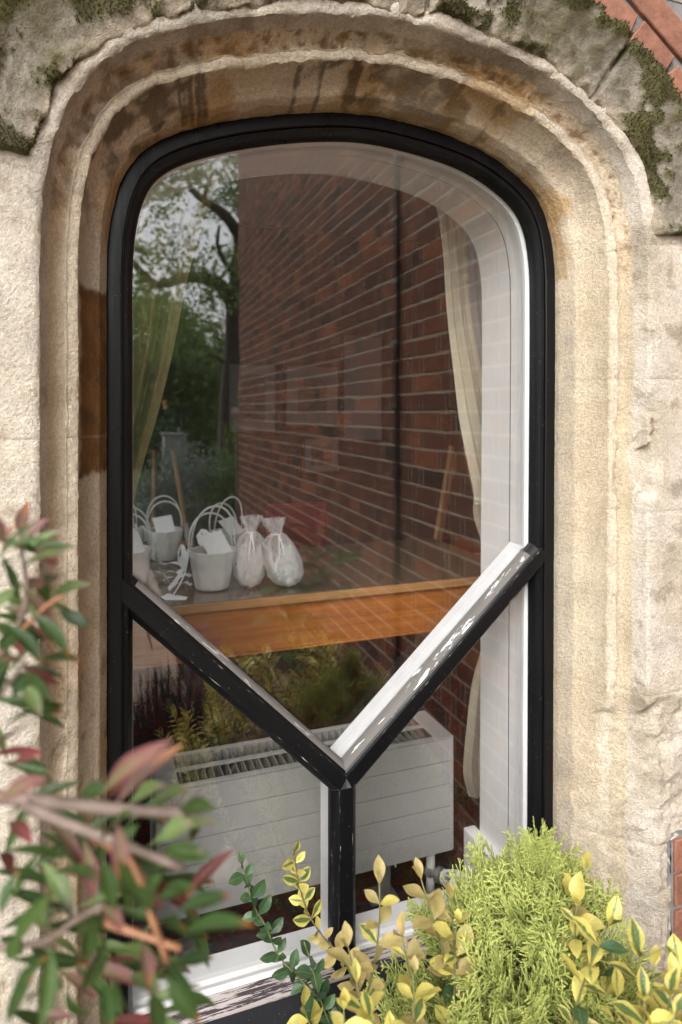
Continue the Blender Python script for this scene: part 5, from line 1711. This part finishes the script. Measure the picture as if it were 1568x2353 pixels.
def tree(name, base, label, limbs, centres, sig, n, size, m, seed, trunk_r, squash=0.8, droop=0.3, group=None):
    root = tag(empty(name, base), label, 'tree', group)
    for i, (pts, r0, r1) in enumerate(limbs):
        Q = catmull([tuple(Vector(p) - Vector(base)) for p in pts], 0.25)
        MB().tube([Vector(q) for q in Q], list(np.linspace(r0, r1, len(Q))), 10).build('trunk' if i == 0 else 'limb', M_BARK, root, smooth=True)
    V, Fq = leaf_cloud([Vector(c) - Vector(base) for c in centres], sig, n, size, seed, squash, droop)
    o = obj('crown', mesh_of('crown', V, Fq, m, None, False), root); o['kind'] = 'stuff'
    return root
def mir(px, py, Y):
    """garden point whose mirror image in the glass stands at this place of the photograph; Y = metres from the lens to the image"""
    p = at(px, py, Y - CAM_D)
    return Vector((p.x, 0.085 - p.y, p.z))
TY = 15.0
tb = mir(528, 1060, TY); tb.z = GROUND
limbs = [([tb, mir(530, 900, TY), mir(536, 800, TY), mir(543, 690, TY), mir(560, 560, TY)], 0.30, 0.20),
         ([mir(540, 730, TY), mir(530, 690, TY), mir(505, 655, TY), mir(470, 640, TY), mir(420, 640, TY), mir(360, 655, TY), mir(300, 600, TY)], 0.19, 0.07),
         ([mir(560, 580, TY), mir(545, 535, TY), mir(510, 490, TY), mir(470, 460, TY), mir(440, 430, TY), mir(430, 395, TY)], 0.16, 0.05),
         ([mir(545, 640, TY), mir(515, 600, TY), mir(500, 560, TY), mir(505, 520, TY)], 0.07, 0.03),
         ([mir(538, 850, TY), mir(510, 830, TY), mir(480, 815, TY), mir(450, 830, TY)], 0.06, 0.02),
         ([mir(470, 460, TY), mir(480, 420, TY), mir(500, 390, TY), mir(520, 420, TY)], 0.05, 0.02),
         ([mir(560, 560, TY), mir(600, 420, TY), mir(640, 300, TY)], 0.18, 0.06)]
g2 = np.random.default_rng(5)
cent, sg = [], []
for k in range(150):
    c = mir(g2.uniform(240, 640), g2.uniform(120, 760), TY + g2.uniform(-2.5, 2.5))
    if c.z < 0.8: continue
    cent.append(c); sg.append(g2.uniform(0.10, 0.34))
tree('spreading_tree', tb, 'spreading tree with bowed limbs mirrored at the left of the window', limbs, cent, sg, 13000, 0.12, M_TREE, 3, 0.3, group=None)
far = []
for i, (px, Yd, top, w) in enumerate([(330, 30, 690, 2.4), (440, 34, 740, 3.2), (505, 28, 770, 2.6), (390, 24, 830, 2.2), (250, 26, 700, 2.6)]):
    b = mir(px, 1000, Yd); b.z = GROUND
    H = mir(px, top, Yd).z
    cs = [(b.x + random.uniform(-w, w) * .7, b.y + random.uniform(-w, w) * .7, random.uniform(GROUND + 1.0, H)) for _ in range(40)]
    tree('background_tree', b, ['tall dark tree far behind the spreading tree', 'broad dark tree filling the gap under the bowed limb', 'dark tree beside the trunk of the spreading tree', 'low dark green tree above the garden bed', 'tall tree at the far left of the mirrored garden'][i],
         [([b, (b.x, b.y, (H + GROUND) / 2), (b.x, b.y, H - 0.5)], 0.25, 0.06)], cs, [0.55] * len(cs), 5200, 0.26, M_DARKTREE if i in (1, 2, 3) else M_TREE, 40 + i, 0.2, group='trees beyond the garden')
dc, ds = [], []
for i in range(11):
    ang = R(-62 + i * 11.0)
    dist = random.uniform(34, 48)
    b = Vector((math.sin(ang) * dist * 0.9, -math.cos(ang) * dist, GROUND))
    H = random.uniform(3.5, 7.5); w = random.uniform(2.6, 4.0)
    for _ in range(34):
        dc.append((b.x + random.uniform(-w, w), b.y + random.uniform(-w, w) * .6, random.uniform(GROUND + 0.3, H))); ds.append(0.85)
V, Fq = leaf_cloud(dc, ds, 26000, 0.45, 70, 0.8, 0.2)
tag(obj('distant_trees', mesh_of('distant_trees', V, Fq, M_DARKTREE, None, False)), 'hazy green belt of trees closing the garden', 'trees', kind='stuff')
def mound(name, c, rx, ry, h, n, size, m, label, cat, seed, aspect=0.3, droop=-0.8, stemm=None):
    root = tag(empty(name, (c[0], c[1], GROUND)), label, cat)
    g = np.random.default_rng(seed)
    th = g.uniform(0, 2 * np.pi, 260); ph = np.arccos(g.uniform(0.0, 1, 260)); rr_ = g.uniform(0.75, 1.0, 260)
    cs = np.stack([rx * rr_ * np.sin(ph) * np.cos(th), ry * rr_ * np.sin(ph) * np.sin(th), h * rr_ * np.cos(ph) * (0.9 + 0.15 * np.sin(th * 3))], 1)
    V, Fq = leaf_cloud(cs, np.full(260, 0.07 * max(rx, h)), n, size, seed, 1.0, droop, aspect)
    o = obj('foliage', mesh_of('foliage', V, Fq, m, None, False), root); o['kind'] = 'stuff'
    st_ = MB()
    for k in range(9):
        a = k * 0.7
        st_.tube([(0, 0, 0), (rx * 0.5 * math.cos(a), ry * 0.5 * math.sin(a), h * 0.75)], [0.012, 0.004], 5)
    st_.build('stems', stemm or M_BARK, root)
    return root
p = mir(455, 1100, 8.1); mound('silver_shrub', (p.x - 0.05, p.y), 0.78, 0.9, 1.30, 9000, 0.07, M_SANT, 'silver grey shrub beside the garden path, mirrored above the baskets', 'shrub', 11)
p = mir(545, 1050, 7.5); mound('green_perennial', (p.x + 0.10, p.y), 0.42, 0.5, 1.45, 2600, 0.13, M_FERN, 'bright green plant growing at the end of the brick wall', 'plant', 12, 0.2)
p = mir(430, 975, 22); mound('dark_hedge', (p.x, p.y), 3.2, 0.9, 1.35, 9000, 0.16, M_DARKTREE, 'low dark hedge beyond the lawn', 'hedge', 13, 0.5)
# lavender close by the lens, below the picture: shows only in the lower left pane
lp = Vector((0.26, -0.98, GROUND))
lav = tag(empty('lavender', lp), 'dark spiky lavender bush mirrored in the lower left pane', 'lavender')
g = np.random.default_rng(21)
lv, lf = MB(), MB()
for k in range(1000):
    a = g.uniform(0, 6.28); t = math.sqrt(g.random()); 
    bx, by = 0.12 * t * math.cos(a), 0.10 * t * math.sin(a)
    tx, ty = bx * 2.2, by * 2.0
    hh = (0.86 - 0.35 * t * t) * g.uniform(0.72, 1.0)
    mid = Vector(((bx + tx) / 2, (by + ty) / 2, hh * 0.55)); tip = Vector((tx, ty, hh))
    lv.tube([Vector((bx, by, hh * 0.2)), mid, tip], [0.002, 0.0018, 0.0008], 4, cap=False)
    for q in range(9):
        w = mid.lerp(tip, q / 9)
        dd = Vector((g.normal() * 0.6, g.normal() * 0.6, 0.9)).normalized() * 0.032
        s = dd.cross(Vector((g.normal(), g.normal(), 0.1))).normalized() * 0.0032
        lv.add([w - s, w + s, w + dd], [(0, 1, 2)])
o = lv.build('foliage', M_LAV, lav); o['kind'] = 'stuff'
for k in range(5):
    a = k * 1.25; tip = Vector((0.10 + 0.05 * math.cos(a), 0.02 + 0.05 * math.sin(a), 0.90 + 0.02 * (k % 3)))
    fl = MB().tube([tip * 0.6, tip], 0.0015, 4)
    for q in range(14):
        fl.sphere(tip + Vector((0.008 * math.cos(q * 2.4), 0.008 * math.sin(q * 2.4), -0.003 * q)), 0.0055, 6, 4)
    fl.build('flower_spike', M_LAVF, lav, smooth=True)
# broad-leaved plant near the lens (mirrored faintly over the table)
bl = Vector((0.80, -1.30, GROUND))
M_BL = leaf_material('broad_leaf', (0.09, 0.17, 0.045), (0.12, 0.2, 0.06), rough=0.35, var=0.25)
BLM = leaf_mesh('leaf', M_BL, OVAL, 0.25, 0.15, 4, 7, 0.05)
bp = tag(empty('broad_leaved_plant', bl), 'broad leaved green plant mirrored faintly above the table edge', 'plant')
r = random.Random(77)
for s_ in range(9):
    a = s_ * 2.4; tip = Vector((0.16 * math.cos(a) * r.random(), 0.14 * math.sin(a) * r.random(), r.uniform(0.95, 1.22)))
    MB().tube([(0, 0, 0), tip * 0.5 + Vector((0, 0, 0.05)), tip], [0.006, 0.005, 0.003], 6).build('stem', M_VSTEM, bp, smooth=True)
    for q in range(7):
        ang = q * 2.1 + s_
        d = Vector((math.cos(ang), math.sin(ang), 0.45 if q < 4 else 0.1))
        o = obj('leaf', BLM, bp); L = r.uniform(0.10, 0.16)
        o.matrix_basis = leaf_matrix(tip * (1 - 0.05 * q), d, Vector((0, 0, 1)), r.uniform(-.3, .3), L, L)
# garden wall, sign
M_PLINTH = simple('pale_stone_block', (0.42, 0.40, 0.37), 0.85, 0.15, 6, 0.3, 40)
p = mir(400, 1008, 19.0)
o = MB().box((-0.30, -0.3, 0), (0.30, 0.3, GROUND * -1 + p.z + 0.15)).box((-0.34, -0.34, GROUND * -1 + p.z + 0.151), (0.34, 0.34, GROUND * -1 + p.z + 0.21)).build('stone_plinth', M_PLINTH, bevel=0.02)
o.location = (p.x, p.y, GROUND)
tag(o, 'pale stone plinth beside the lawn', 'plinth')
p = mir(543, 949, 6.95)
sg_ = tag(empty('sign', (p.x, p.y, GROUND)), 'small white and red sign at the end of the brick wall', 'sign')
M_SIGNW = simple('white_sign_enamel', (0.7, 0.68, 0.68), 0.4, 0.03); M_SIGNR = simple('red_sign_enamel', (0.4, 0.05, 0.06), 0.4, 0.03)
hz = p.z - GROUND
MB().box((-0.012, -0.006, 0), (0.012, 0.006, hz + 0.05)).build('post', M_METAL, sg_)
MB().box((-0.05, 0.0065, hz - 0.05), (0.05, 0.0105, hz + 0.05)).build('plate', M_SIGNW, sg_)
MB().box((-0.05, 0.0110, hz - 0.048), (0.05, 0.0125, hz - 0.005)).build('red_band', M_SIGNR, sg_)
